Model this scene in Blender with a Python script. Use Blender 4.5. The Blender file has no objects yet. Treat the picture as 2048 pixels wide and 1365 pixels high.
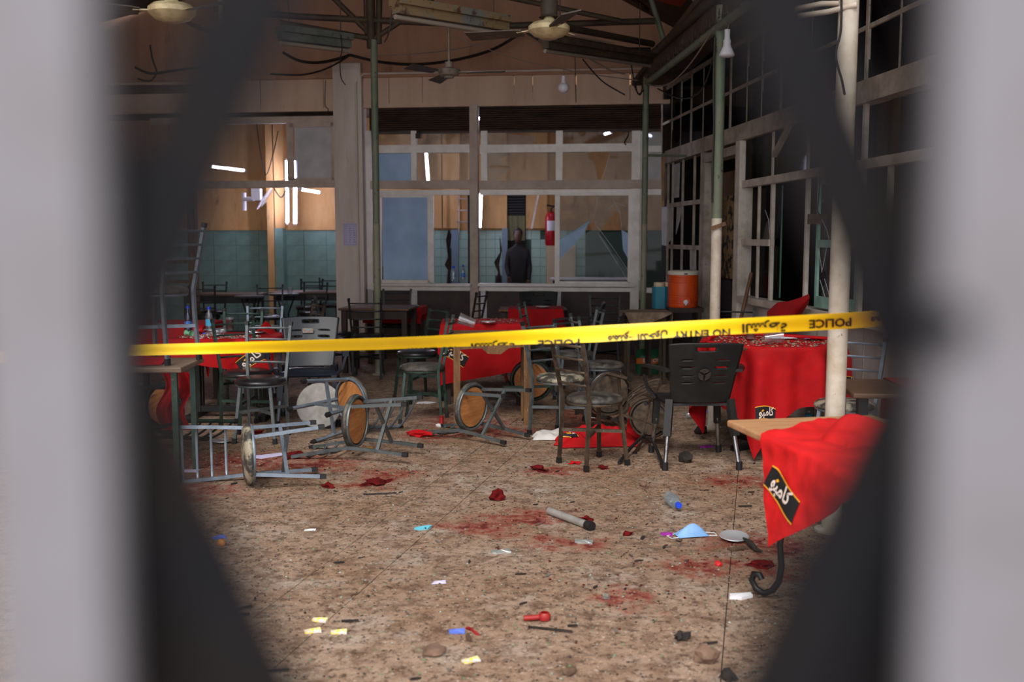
import bpy, bmesh, math, random
from mathutils import Vector, Matrix, Euler, noise
random.seed(11)
SC = bpy.context.scene
COL = SC.collection
V = Vector
# ---------------------------------------------------------------- camera
EYE = V((0, 0, 1.55)); FPX = 35 / 36 * 2048; PITCH = math.atan((682.5 - 475) / FPX)
cam_d = bpy.data.cameras.new('camera'); cam_d.lens = 35; cam_d.sensor_width = 36
cam_d.clip_start = .02; cam_d.clip_end = 200
cam_d.dof.use_dof = True; cam_d.dof.focus_distance = 6.6; cam_d.dof.aperture_fstop = 2.3
cam = bpy.data.objects.new('camera', cam_d); COL.objects.link(cam)
cam.location = EYE; cam.rotation_euler = (math.pi / 2 - PITCH, 0, 0); SC.camera = cam
# ---------------------------------------------------------------- light
SC.view_settings.view_transform = 'Standard'; SC.view_settings.look = 'None'
SC.view_settings.gamma = 1; SC.view_settings.use_curve_mapping = False
SC.view_settings.exposure = 0.72
world = bpy.data.worlds.new('sky'); SC.world = world; world.use_nodes = True
bg = world.node_tree.nodes['Background']; bg.inputs[0].default_value = (.96, .965, 1.0, 1); bg.inputs[1].default_value = 1.15
sun_d = bpy.data.lights.new('sun', 'SUN'); sun_d.energy = 1.6; sun_d.angle = math.radians(28); sun_d.color = (1, .95, .88)
sun = bpy.data.objects.new('sun', sun_d); COL.objects.link(sun)
sun.rotation_euler = (math.radians(43), 0, math.radians(-14))
# ---------------------------------------------------------------- helpers
def ray(px, py):
    F = V((0, math.cos(PITCH), -math.sin(PITCH))); U = V((0, math.sin(PITCH), math.cos(PITCH)))
    return F + V((1, 0, 0)) * ((px - 1024) / FPX) + U * ((682.5 - py) / FPX)
def at(px, py, Y):
    d = ray(px, py); return EYE + d * (Y / d.y)
def fl(px, py, z=0.0):
    d = ray(px, py); return EYE + d * ((z - EYE.z) / d.z)
def onplane(px, py, o, n):
    d = ray(px, py); return EYE + d * ((o - EYE).dot(n) / d.dot(n))
def lin(c): return tuple(((x / 255) / 12.92 if x / 255 <= .04045 else ((x / 255 + .055) / 1.055) ** 2.4) for x in c)
MATS = {}
def mat(name, c, rough=.6, metal=0.0, c2=None, sc=8, amt=(.42, .62), c3=None, sc3=30, amt3=(.58, .68), bump=0, bsc=40,
        stretch=None, emit=0, spec=.5, detail=6, world_co=False, alpha=None, trans=0, sheen=0):
    m = bpy.data.materials.new(name); m.use_nodes = True; nt = m.node_tree; N = nt.nodes; L = nt.links
    b = N['Principled BSDF']; col = lin(c) + (1,)
    b.inputs['Base Color'].default_value = col; b.inputs['Roughness'].default_value = rough
    b.inputs['Metallic'].default_value = metal; b.inputs['Specular IOR Level'].default_value = spec
    if trans: b.inputs['Transmission Weight'].default_value = trans
    if emit:
        b.inputs['Emission Color'].default_value = col; b.inputs['Emission Strength'].default_value = emit
    if c2 or bump:
        if world_co:
            g = N.new('ShaderNodeNewGeometry'); co = g.outputs['Position']
        else:
            g = N.new('ShaderNodeTexCoord'); co = g.outputs['Object']
        if stretch:
            mp = N.new('ShaderNodeMapping'); mp.inputs['Scale'].default_value = stretch; L.new(co, mp.inputs[0]); co = mp.outputs[0]
    def layer(prev, cc, s, am):
        n = N.new('ShaderNodeTexNoise'); n.inputs['Scale'].default_value = s; n.inputs['Detail'].default_value = detail
        n.inputs['Roughness'].default_value = .65
        L.new(co, n.inputs['Vector'])
        r = N.new('ShaderNodeMapRange'); r.inputs[1].default_value = am[0]; r.inputs[2].default_value = am[1]
        L.new(n.outputs['Fac'], r.inputs[0])
        x = N.new('ShaderNodeMix'); x.data_type = 'RGBA'; L.new(r.outputs[0], x.inputs['Factor'])
        if prev is None: x.inputs['A'].default_value = col
        else: L.new(prev, x.inputs['A'])
        x.inputs['B'].default_value = lin(cc) + (1,)
        return x.outputs['Result']
    out = None
    if c2: out = layer(None, c2, sc, amt)
    if c3: out = layer(out, c3, sc3, amt3)
    if out: L.new(out, b.inputs['Base Color'])
    if bump:
        n = N.new('ShaderNodeTexNoise'); n.inputs['Scale'].default_value = bsc; n.inputs['Detail'].default_value = 5
        L.new(co, n.inputs['Vector'])
        bp = N.new('ShaderNodeBump'); bp.inputs['Strength'].default_value = bump; bp.inputs['Distance'].default_value = .01
        L.new(n.outputs['Fac'], bp.inputs['Height']); L.new(bp.outputs[0], b.inputs['Normal'])
    MATS[name] = m; return m
def glassmat(name, tint, dirt, dcol, gloss=.08, rough=.03, nsc=3.0, drange=(.35, .75)):
    """thin pane: clear, a little mirror, patches of dust, film or painted reflection of the colour dcol"""
    m = bpy.data.materials.new(name); m.use_nodes = True; nt = m.node_tree; N = nt.nodes; L = nt.links
    N.remove(N['Principled BSDF']); out = N['Material Output']
    t = N.new('ShaderNodeBsdfTransparent'); t.inputs[0].default_value = lin(tint) + (1,)
    g = N.new('ShaderNodeBsdfGlossy'); g.inputs['Roughness'].default_value = rough
    fr = N.new('ShaderNodeFresnel'); fr.inputs[0].default_value = 1.5
    ad = N.new('ShaderNodeMath'); ad.operation = 'ADD'; ad.inputs[1].default_value = gloss; fm = N.new('ShaderNodeMath'); fm.operation = 'MULTIPLY'; fm.inputs[1].default_value = .15; L.new(fr.outputs[0], fm.inputs[0]); L.new(fm.outputs[0], ad.inputs[0])
    m1 = N.new('ShaderNodeMixShader'); L.new(ad.outputs[0], m1.inputs[0]); L.new(t.outputs[0], m1.inputs[1]); L.new(g.outputs[0], m1.inputs[2])
    d = N.new('ShaderNodeBsdfDiffuse'); d.inputs[0].default_value = lin(dcol) + (1,)
    co = N.new('ShaderNodeTexCoord'); n = N.new('ShaderNodeTexNoise'); n.inputs['Scale'].default_value = nsc; n.inputs['Detail'].default_value = 4
    L.new(co.outputs['Object'], n.inputs['Vector'])
    r = N.new('ShaderNodeMapRange'); r.inputs[1].default_value = drange[0]; r.inputs[2].default_value = drange[1]
    r.inputs[3].default_value = dirt[0]; r.inputs[4].default_value = dirt[1]; L.new(n.outputs['Fac'], r.inputs[0])
    m2 = N.new('ShaderNodeMixShader'); L.new(r.outputs[0], m2.inputs[0]); L.new(m1.outputs[0], m2.inputs[1]); L.new(d.outputs[0], m2.inputs[2])
    L.new(m2.outputs[0], out.inputs[0]); MATS[name] = m; return m
class MB:
    def __init__(s): s.v = []; s.f = []
    def add(s, vs, fs):
        o = len(s.v); s.v += [tuple(v) for v in vs]; s.f += [tuple(i + o for i in f) for f in fs]; return s
    def box(s, x0, x1, y0, y1, z0, z1, M=None):
        vs = [V((x, y, z)) for z in (z0, z1) for y in (y0, y1) for x in (x0, x1)]
        if M: vs = [M @ v for v in vs]
        return s.add(vs, [(0, 2, 3, 1), (4, 5, 7, 6), (0, 1, 5, 4), (2, 6, 7, 3), (0, 4, 6, 2), (1, 3, 7, 5)])
    def bar(s, p0, p1, w, h=None, up=(0, 0, 1)):
        p0 = V(p0); p1 = V(p1); h = h or w; d = (p1 - p0).normalized(); u = V(up)
        if abs(d.dot(u)) > .97: u = V((0, 1, 0))
        a = d.cross(u).normalized() * w / 2; b = a.cross(d).normalized() * h / 2
        vs = [p + i * a + j * b for p in (p0, p1) for i, j in ((-1, -1), (1, -1), (1, 1), (-1, 1))]
        return s.add(vs, [(3, 2, 1, 0), (4, 5, 6, 7), (0, 1, 5, 4), (1, 2, 6, 5), (2, 3, 7, 6), (3, 0, 4, 7)])
    def tube(s, pts, r, n=8, cap=True):
        pts = [V(p) for p in pts]; k = len(pts); rs = r if isinstance(r, (list, tuple)) else [r] * k
        d0 = (pts[1] - pts[0]).normalized(); u = V((0, 0, 1)) if abs(d0.z) < .9 else V((1, 0, 0))
        a = d0.cross(u).normalized(); vs = []
        for i, p in enumerate(pts):
            d = (pts[min(i + 1, k - 1)] - pts[max(i - 1, 0)]).normalized()
            a = (a - d * a.dot(d)).normalized(); b = d.cross(a)
            for j in range(n):
                t = 2 * math.pi * j / n; vs.append(p + (a * math.cos(t) + b * math.sin(t)) * rs[i])
        fs = [(i * n + j, i * n + (j + 1) % n, (i + 1) * n + (j + 1) % n, (i + 1) * n + j) for i in range(k - 1) for j in range(n)]
        if cap: fs += [tuple(range(n - 1, -1, -1)), tuple((k - 1) * n + j for j in range(n))]
        return s.add(vs, fs)
    def lathe(s, prof, n=20, M=None):
        vs = []; k = len(prof)
        for r, z in prof:
            for j in range(n):
                t = 2 * math.pi * j / n; p = V((r * math.cos(t), r * math.sin(t), z)); vs.append(M @ p if M else p)
        fs = [(i * n + j, i * n + (j + 1) % n, (i + 1) * n + (j + 1) % n, (i + 1) * n + j) for i in range(k - 1) for j in range(n)]
        if prof[0][0] > 1e-5: fs.append(tuple(range(n - 1, -1, -1)))
        if prof[-1][0] > 1e-5: fs.append(tuple((k - 1) * n + j for j in range(n)))
        return s.add(vs, fs)
    def grid(s, fn, nu, nv, thick=0.0):
        P = [[V(fn(i / nu, j / nv)) for i in range(nu + 1)] for j in range(nv + 1)]
        w = nu + 1
        fs = [(j * w + i, j * w + i + 1, (j + 1) * w + i + 1, (j + 1) * w + i) for j in range(nv) for i in range(nu)]
        top = [p for row in P for p in row]
        if not thick: return s.add(top, fs)
        nr = []
        for j in range(nv + 1):
            for i in range(nu + 1):
                du = P[j][min(i + 1, nu)] - P[j][max(i - 1, 0)]; dv = P[min(j + 1, nv)][i] - P[max(j - 1, 0)][i]
                q = du.cross(dv); nr.append(q.normalized() if q.length > 1e-9 else V((0, 0, 1)))
        m = len(top); bot = [p - q * thick for p, q in zip(top, nr)]
        fs2 = [tuple(reversed([i + m for i in f])) for f in fs]
        ring = [i for i in range(w)] + [j * w + nu for j in range(1, nv + 1)] + [nv * w + i for i in range(nu - 1, -1, -1)] + [j * w for j in range(nv - 1, 0, -1)]
        side = [(ring[k], ring[k] + m, ring[(k + 1) % len(ring)] + m, ring[(k + 1) % len(ring)]) for k in range(len(ring))]
        return s.add(top + bot, fs + fs2 + side)
    def prism(s, poly, z0, z1, M=None):
        n = len(poly); vs = [V((x, y, z0)) for x, y in poly] + [V((x, y, z1)) for x, y in poly]
        if M: vs = [M @ v for v in vs]
        return s.add(vs, [tuple(range(n - 1, -1, -1)), tuple(range(n, 2 * n))] + [(i, (i + 1) % n, n + (i + 1) % n, n + i) for i in range(n)])
    def mesh(s, name, m=None, smooth=None):
        me = bpy.data.meshes.new(name); me.from_pydata(s.v, [], s.f)
        if m: me.materials.append(MATS[m])
        bm = bmesh.new(); bm.from_mesh(me); bmesh.ops.recalc_face_normals(bm, faces=bm.faces); bm.to_mesh(me); bm.free()
        if smooth:
            me.polygons.foreach_set('use_smooth', [True] * len(me.polygons)); me.set_sharp_from_angle(angle=math.radians(smooth))
        me.update(); return me
    def build(s, name, m, parent=None, smooth=None, M=None):
        return link(name, s.mesh(name, m, smooth), parent, M)
def link(name, me, parent=None, M=None):
    o = bpy.data.objects.new(name, me); COL.objects.link(o)
    if parent: o.parent = parent
    if M is not None: o.matrix_basis = M
    return o
def tag(o, label, cat=None, group=None, kind=None):
    o['label'] = label
    if cat: o['category'] = cat
    if group: o['group'] = group
    if kind: o['kind'] = kind
    return o
def thing(name, label, cat, loc=(0, 0, 0), rz=0, group=None, kind=None, M=None):
    o = bpy.data.objects.new(name, None); COL.objects.link(o); o.empty_display_size = .1
    if M is not None: o.matrix_basis = M
    else: o.location = loc; o.rotation_euler = (0, 0, math.radians(rz))
    return tag(o, label, cat, group, kind)
def dup(src, label, M=None, loc=None, rz=0, group=None, mats=None):
    def cp(o, par):
        c = o.copy(); COL.objects.link(c); c.parent = par
        for ch in o.children: cp(ch, c)
        return c
    r = cp(src, None); r['label'] = label
    if group: r['group'] = group
    if M is not None: r.matrix_basis = M
    else: r.location = loc; r.rotation_euler = (0, 0, math.radians(rz))
    return r
def frameM(o, ex, ey, ez):
    M = Matrix.Identity(4)
    for i, e in enumerate((V(ex).normalized(), V(ey).normalized(), V(ez).normalized())): M[0][i], M[1][i], M[2][i] = e
    M[0][3], M[1][3], M[2][3] = o; return M
def textmesh(body, size, fn, m, name, parent, bold=.0):
    """flat lettering, its points mapped by fn(x, y) onto a surface"""
    c = bpy.data.curves.new('lettering', 'FONT'); c.body = body; c.size = size; c.align_x = 'CENTER'; c.resolution_u = 2
    c.offset = bold
    o = bpy.data.objects.new('lettering_source', c); COL.objects.link(o)
    dg = bpy.context.evaluated_depsgraph_get(); me = bpy.data.meshes.new_from_object(o.evaluated_get(dg))
    bpy.data.objects.remove(o); bpy.data.curves.remove(c)
    for v in me.vertices: v.co = fn(v.co.x, v.co.y)
    me.materials.clear(); me.materials.append(MATS[m]); me.name = name
    return link(name, me, parent)
# ---------------------------------------------------------------- materials
mat('plaster', (178, 136, 110), .85, c2=(156, 114, 90), sc=1.2, amt=(.4, .7), c3=(112, 76, 54), sc3=2.0, amt3=(.62, .76), bump=.1, bsc=10, stretch=(1.6, 1.6, .35))
mat('pillar_paint', (216, 205, 195), .8, c2=(194, 176, 163), sc=1.4, amt=(.4, .7), c3=(146, 102, 70), sc3=2.0, amt3=(.64, .78), bump=.06, stretch=(2, 2, .3))
mat('panel_board', (212, 184, 162), .8, c2=(192, 162, 140), sc=1.3, amt=(.4, .7), c3=(104, 70, 50), sc3=2.2, amt3=(.68, .78), bump=.05, stretch=(2.4, 2.4, .25))
mat('steel_frame', (194, 176, 162), .6, c2=(172, 153, 140), sc=3, c3=(80, 58, 44), sc3=40, amt3=(.70, .76))
mat('alu', (222, 217, 212), .42, .1, c2=(202, 195, 188), sc=3, c3=(110, 92, 76), sc3=30, amt3=(.68, .76))
mat('shutter', (70, 50, 40), .55, .1, c2=(42, 29, 23), sc=3, c3=(120, 104, 92), sc3=14, amt3=(.66, .72), stretch=(1, 1, 6))
mat('lower_panel', (72, 60, 56), .7, c2=(58, 48, 45), sc=3)
mat('white_strip', (214, 214, 216), .5, c2=(190, 188, 186), sc=6)
mat('pole_paint', (118, 124, 98), .6, c2=(146, 142, 126), sc=3, amt=(.4, .6), c3=(60, 52, 40), sc3=24, amt3=(.62, .68), stretch=(1, 1, .6), bump=.1)
mat('pole_white', (205, 196, 182), .6, c2=(176, 160, 140), sc=4, c3=(66, 56, 44), sc3=26, amt3=(.66, .7), bump=.15, bsc=60)
mat('pole_green', (94, 110, 92), .6, c2=(120, 122, 100), sc=4, c3=(54, 40, 28), sc3=20, amt3=(.6, .68), stretch=(1, 1, .6))
mat('rust_steel', (60, 52, 42), .7, .3, c2=(82, 66, 48), sc=6, c3=(112, 66, 34), sc3=14, amt3=(.62, .7))
mat('white_frame', (206, 198, 186), .6, c2=(176, 166, 152), sc=5, c3=(104, 88, 72), sc3=26, amt3=(.66, .72))
mat('sooty_frame', (172, 162, 148), .65, c2=(136, 124, 110), sc=4, c3=(80, 66, 54), sc3=20, amt3=(.64, .72))
mat('teal_frame', (150, 196, 180), .55, c2=(124, 168, 154), sc=6, c3=(96, 100, 88), sc3=30, amt3=(.68, .74))
mat('white_wall', (196, 190, 182), .8, c2=(170, 160, 150), sc=3, c3=(120, 106, 94), sc3=9, amt3=(.62, .74))
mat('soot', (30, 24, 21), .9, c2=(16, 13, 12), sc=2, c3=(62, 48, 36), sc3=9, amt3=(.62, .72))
mat('teal_wall', (118, 152, 142), .35, c2=(102, 134, 126), sc=3, c3=(70, 84, 72), sc3=24, amt3=(.70, .76))
mat('teal_tile', (164, 200, 186), .25, c2=(148, 186, 172), sc=2.4)
mat('tile_bed', (70, 92, 82), .8)
mat('ochre_wall', (206, 164, 108), .8, c2=(190, 144, 88), sc=2, c3=(120, 86, 52), sc3=3, amt3=(.60, .76), stretch=(2, 2, .6))
mat('bare_patch', (66, 48, 34), .9, c2=(40, 30, 22), sc=9)
mat('blue_strip', (120, 142, 156), .5)
mat('ceiling_dark', (92, 74, 60), .85, c2=(66, 50, 40), sc=2)
mat('canopy', (78, 58, 44), .85, c2=(44, 32, 24), sc=2.2, c3=(130, 112, 92), sc3=6, amt3=(.62, .72), bump=.2)
mat('chair_metal', (104, 110, 112), .4, .45, c2=(82, 90, 90), sc=9, c3=(52, 46, 40), sc3=36, amt3=(.64, .72))
mat('chair_blue', (132, 144, 158), .35, .5, c2=(108, 120, 132), sc=9, c3=(58, 54, 50), sc3=30, amt3=(.64, .72))
mat('chair_brown', (98, 84, 70), .5, .5, c2=(66, 54, 44), sc=9, c3=(120, 112, 98), sc3=30, amt3=(.62, .7))
mat('chair_green', (62, 84, 76), .45, .5, c2=(46, 62, 56), sc=8, c3=(104, 100, 88), sc3=30, amt3=(.64, .7))
mat('chair_black', (30, 31, 32), .45, .3)
mat('rubber', (22, 22, 23), .6)
mat('vinyl', (30, 30, 33), .3, c2=(44, 43, 44), sc=6, bump=.08, bsc=20)
mat('vinyl_dusty', (62, 59, 54), .55, c2=(96, 91, 82), sc=14, amt=(.45, .65), c3=(34, 33, 33), sc3=5, amt3=(.5, .62), bump=.25, bsc=50)
mat('vinyl_torn', (58, 55, 50), .6, c2=(150, 142, 122), sc=7, amt=(.52, .6), c3=(92, 112, 76), sc3=5, amt3=(.62, .66), bump=.4, bsc=30)
mat('plywood', (190, 128, 72), .7, c2=(160, 100, 52), sc=4, c3=(104, 60, 30), sc3=5, amt3=(.64, .7), stretch=(1, 7, 1))
mat('underside_dark', (48, 40, 36), .8, c2=(96, 80, 64), sc=8)
mat('plastic_black', (30, 31, 31), .45, c2=(38, 39, 38), sc=10, spec=.3)
mat('plastic_blue', (30, 34, 42), .34, c2=(36, 40, 50), sc=5, spec=.35)
mat('chrome', (176, 178, 182), .22, .95, c2=(120, 120, 122), sc=12)
mat('red_cloth', (176, 10, 18), .8, c2=(156, 7, 13), sc=5, bump=.12, bsc=90, spec=.25)
mat('red_cloth_bright', (206, 26, 28), .8, c2=(188, 17, 19), sc=6, bump=.25, bsc=26, spec=.25)
mat('logo_black', (14, 13, 16), .7)
mat('logo_yellow', (232, 164, 36), .6)
mat('logo_white', (228, 210, 200), .7)
mat('table_wood', (104, 74, 54), .5, c2=(86, 60, 42), sc=3, stretch=(1, 8, 8), c3=(60, 42, 30), sc3=14, amt3=(.6, .7))
mat('table_light', (184, 138, 98), .55, c2=(168, 120, 82), sc=4, stretch=(1, 7, 7), c3=(120, 80, 52), sc3=10, amt3=(.62, .72))
mat('old_wood', (122, 88, 52), .75, c2=(90, 62, 38), sc=4, stretch=(6, 6, 1), c3=(196, 170, 128), sc3=22, amt3=(.64, .7))
mat('dark_wood', (54, 40, 32), .65, c2=(38, 28, 22), sc=4, stretch=(6, 6, 1))
mat('tape', (246, 204, 14), .35, c2=(238, 192, 8), sc=4)
mat('tape_print', (20, 17, 14), .5)
mat('gate_light', (110, 107, 111), .7, c2=(103, 99, 102), sc=40)
mat('gate_dark', (15, 15, 19), .6, c2=(22, 18, 17), sc=30, spec=.1)
mat('cooler_orange', (226, 84, 28), .42, c2=(208, 72, 22), sc=5)
mat('cooler_white', (214, 206, 190), .5)
mat('jug_teal', (36, 128, 150), .45, c2=(30, 112, 132), sc=6)
mat('jug_cream', (206, 190, 158), .5)
mat('bottle_clear', (225, 235, 242), .08, trans=.0)
glassmat('bottle_clear', (240, 245, 248), (.06, .16), (200, 214, 222), gloss=.12, nsc=20)
glassmat('bottle_blue', (120, 126, 190), (.15, .3), (70, 74, 120), gloss=.12, nsc=12)
glassmat('tumbler', (240, 243, 245), (.04, .14), (210, 200, 200), gloss=.10, nsc=20)
glassmat('pane', (240, 242, 242), (.01, .07), (150, 146, 150), gloss=.004)
glassmat('pane_dusty', (234, 234, 232), (.03, .26), (140, 130, 122), gloss=.006, nsc=5, drange=(.42, .7))
glassmat('pane_dark', (120, 120, 122), (.02, .10), (90, 86, 84), gloss=.006)
glassmat('pane_blue_reflection', (140, 178, 218), (.62, .90), (186, 216, 246), gloss=.01, nsc=2.2)  # blue reflection put into the pane's diffuse colour
glassmat('pane_frost', (200, 204, 216), (.62, .88), (206, 206, 206), gloss=.01, nsc=4)
mat('cap_blue', (24, 70, 216), .4)
mat('label_blue', (40, 96, 206), .5, c2=(110, 170, 226), sc=40, amt=(.5, .55))
mat('label_cyan', (72, 180, 226), .5)
mat('tea', (74, 8, 14), .15)
mat('mint', (134, 206, 160), .5)
mat('bright_red', (190, 22, 26), .5)
mat('white_plastic', (222, 222, 226), .4)
mat('white_paper', (224, 224, 230), .8)
mat('paper_lilac', (196, 190, 224), .8)
mat('ink', (66, 60, 92), .8)
mat('ext_red', (178, 18, 30), .35)
mat('cable', (26, 21, 19), .6)
mat('cable_pale', (128, 116, 104), .6)
mat('fan_cream', (196, 180, 140), .5, c2=(160, 142, 104), sc=8)
mat('fan_grey', (150, 138, 124), .55, c2=(118, 106, 94), sc=8)
mat('fan_blade', (84, 72, 62), .55, c2=(68, 58, 50), sc=6)
mat('fixture', (88, 92, 86), .65, c2=(66, 70, 64), sc=5, c3=(54, 40, 28), sc3=14, amt3=(.6, .7))
mat('fixture_rust', (112, 92, 62), .8, c2=(90, 92, 88), sc=5, amt=(.45, .55), c3=(62, 36, 20), sc3=9, amt3=(.56, .64))
mat('bulb', (220, 220, 226), .3)
mat('tube_light', (226, 222, 255), .4, emit=30)
mat('charcoal', (26, 22, 20), .9, c2=(48, 40, 34), sc=20, bump=.4)
mat('debris_brown', (92, 70, 52), .9, c2=(66, 50, 38), sc=12, bump=.3)
mat('debris_grey', (120, 116, 108), .85, c2=(86, 84, 78), sc=14, bump=.3)
mat('stone', (118, 92, 76), .9, c2=(92, 70, 56), sc=9, bump=.4)
mat('red_scrap', (100, 8, 11), .85, c2=(70, 5, 7), sc=18, bump=.3, spec=.2)
mat('steel_pipe', (156, 153, 148), .45, .2, c2=(132, 128, 122), sc=10)
mat('mask_blue', (132, 176, 226), .75, c2=(116, 160, 212), sc=8)
mat('mask_teal', (96, 184, 206), .75)
mat('foil', (190, 194, 190), .3, .6, bump=.6, bsc=60)
mat('wrapper_yellow', (236, 212, 60), .4, c2=(214, 206, 214), sc=90, amt=(.48, .52))
mat('wrapper_blue', (90, 116, 206), .4)
mat('wrapper_red', (140, 26, 26), .6)
mat('purple', (150, 40, 150), .4)
mat('egg', (196, 128, 52), .5)
mat('amber', (206, 152, 30), .4)
mat('scrap_green', (78, 120, 62), .7)
mat('red_plastic', (150, 30, 28), .45)
mat('orange_tarp', (170, 60, 20), .8)
mat('rag', (150, 128, 108), .9, c2=(120, 98, 80), sc=8, bump=.3)
mat('sack_green', (28, 104, 66), .45, c2=(22, 84, 54), sc=8)
mat('sack_orange', (222, 112, 40), .5)
mat('white_bag', (196, 192, 188), .5, bump=.5, bsc=20)
mat('skin', (92, 66, 54), .6)
mat('hair', (18, 15, 14), .7)
mat('dark_clothes', (36, 34, 34), .85)
mat('sticker', (150, 186, 190), .5, c2=(196, 150, 120), sc=60, amt=(.45, .55))
mat('mottled', (150, 116, 62), .85, c2=(22, 17, 14), sc=9, amt=(.50, .53))
mat('orange_wood', (150, 84, 36), .7, c2=(112, 58, 26), sc=4, stretch=(6, 6, .6))
mat('beige_board', (150, 118, 78), .8, c2=(120, 90, 58), sc=3)
mat('cracks', (214, 220, 226), .3)
mat('handle_wood', (112, 76, 52), .6, c2=(90, 58, 40), sc=6)
mat('olive_panel', (116, 114, 78), .8, c2=(90, 90, 62), sc=4, stretch=(6, 6, .5))
mat('table_grey', (128, 108, 92), .6, c2=(104, 86, 72), sc=4, stretch=(1, 7, 7))
mat('silver_dish', (200, 202, 206), .25, .5)
# ================================================================ SETTING
BO = V((-2.026, 13.55, 0)); BX = V((3.966, -.45, 0)).normalized(); BY = V((-BX.y, BX.x, 0)); BM = frameM(BO, BX, BY, (0, 0, 1)); BI = BM.inverted()
RO = V((2.03, 13.1, 0)); RX = V((.087, -1, 0)).normalized(); RY = V((-RX.y, RX.x, 0)); RM = frameM(RO, RX, RY, (0, 0, 1)); RI = RM.inverted()
def bw(px, py, off=0.0):
    p = BI @ onplane(px, py, BO + BY * off, BY); return p.x, p.z
def rw(px, py, off=0.0):
    p = RI @ onplane(px, py, RO + RY * off, RY); return p.x, p.z
def struct(name, label, cat, M=None):
    return thing(name, label, cat, kind='structure', M=M if M is not None else Matrix.Identity(4))
# ---- floor: slabs along the room with recessed joints
def floor_material():
    m = bpy.data.materials.new('floor_dusty'); m.use_nodes = True; nt = m.node_tree; N = nt.nodes; L = nt.links
    b = N['Principled BSDF']; g = N.new('ShaderNodeNewGeometry'); co = g.outputs['Position']
    def nz(s, d=8, r=.65, vec=co):
        n = N.new('ShaderNodeTexNoise'); n.inputs['Scale'].default_value = s; n.inputs['Detail'].default_value = d; n.inputs['Roughness'].default_value = r
        L.new(vec, n.inputs['Vector']); return n.outputs['Fac']
    def rng(x, a, c, lo=0, hi=1):
        r = N.new('ShaderNodeMapRange'); r.inputs[1].default_value = a; r.inputs[2].default_value = c; r.inputs[3].default_value = lo; r.inputs[4].default_value = hi
        L.new(x, r.inputs[0]); return r.outputs[0]
    def mix(f, a, c):
        x = N.new('ShaderNodeMix'); x.data_type = 'RGBA'; L.new(f, x.inputs['Factor'])
        if isinstance(a, tuple): x.inputs['A'].default_value = lin(a) + (1,)
        else: L.new(a, x.inputs['A'])
        x.inputs['B'].default_value = lin(c) + (1,); return x.outputs['Result']
    c = mix(rng(nz(.9), .38, .66), (164, 140, 120), (144, 112, 88))
    c = mix(rng(nz(2.6), .52, .68), c, (172, 156, 142))
    c = mix(rng(nz(8), .46, .66), c, (108, 82, 64))
    c = mix(rng(nz(24, 8, .8), .50, .60), c, (84, 63, 49))
    c = mix(rng(nz(44, 8, .8), .57, .64), c, (204, 188, 170))
    c = mix(rng(nz(58, 6, .8), .42, .36), c, (46, 36, 30))
    # dried dark red stains, each with its own place and ragged outline
    spots = [(470, 925, .75, .30), (620, 930, .5, .22), (360, 985, .5, .2), (740, 968, .26, .12), (930, 845, .55, .25), (1000, 862, .5, .2), (780, 950, .28, .15),
             (960, 1055, .34, .12), (1050, 1035, .4, .14), (1130, 1085, .26, .1), (1250, 1195, .22, .10), (1400, 1130, .34, .12), (1500, 1085, .36, .14), (1560, 1095, .3, .12),
             (1480, 965, .4, .16), (1100, 940, .3, .1), (1200, 860, .5, .3), (1560, 1150, .3, .1), (345, 1060, .25, .12), (860, 872, .4, .15), (1170, 835, .5, .3)]
    wob = N.new('ShaderNodeTexNoise'); wob.inputs['Scale'].default_value = 5; wob.inputs['Detail'].default_value = 6; L.new(co, wob.inputs['Vector'])
    sub = N.new('ShaderNodeVectorMath'); sub.operation = 'MULTIPLY_ADD'; L.new(wob.outputs['Color'], sub.inputs[0])
    sub.inputs[1].default_value = (.5, .5, 0); L.new(co, sub.inputs[2])
    acc = None
    for px, py, rx, ry in spots:
        p = fl(px, py)
        mp = N.new('ShaderNodeMapping'); mp.vector_type = 'POINT'
        mp.inputs['Location'].default_value = (-(p.x + .25) / rx, -(p.y + .25) / ry / 1.6, 0); mp.inputs['Scale'].default_value = (1 / rx, 1 / ry / 1.6, 0)
        L.new(sub.outputs[0], mp.inputs[0])
        ln = N.new('ShaderNodeVectorMath'); ln.operation = 'LENGTH'; L.new(mp.outputs[0], ln.inputs[0])
        o = rng(ln.outputs['Value'], 1.0, .2)
        if acc is None: acc = o
        else:
            mx = N.new('ShaderNodeMath'); mx.operation = 'MAXIMUM'; L.new(acc, mx.inputs[0]); L.new(o, mx.inputs[1]); acc = mx.outputs[0]
    pat = rng(nz(11, 8, .7), .36, .62)
    mu = N.new('ShaderNodeMath'); mu.operation = 'MULTIPLY'; L.new(acc, mu.inputs[0]); L.new(pat, mu.inputs[1])
    c = mix(rng(mu.outputs[0], .04, .5, 0, .72), c, (140, 52, 40))
    c = mix(rng(mu.outputs[0], .45, .85, 0, .9), c, (84, 14, 14))
    L.new(c, b.inputs['Base Color']); b.inputs['Roughness'].default_value = .75; b.inputs['Specular IOR Level'].default_value = .3
    bp = N.new('ShaderNodeBump'); bp.inputs['Strength'].default_value = .7; bp.inputs['Distance'].default_value = .012
    L.new(nz(34, 8, .7), bp.inputs['Height']); L.new(bp.outputs[0], b.inputs['Normal'])
    MATS['floor_dusty'] = m
floor_material()
floor = struct('floor', 'dusty brown slab floor scattered with glass and dark red stains', 'floor')
base = MB().box(-9, 9, -1, 19, -.25, -.012); base.build('floor_bed', 'soot', floor)
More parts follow.
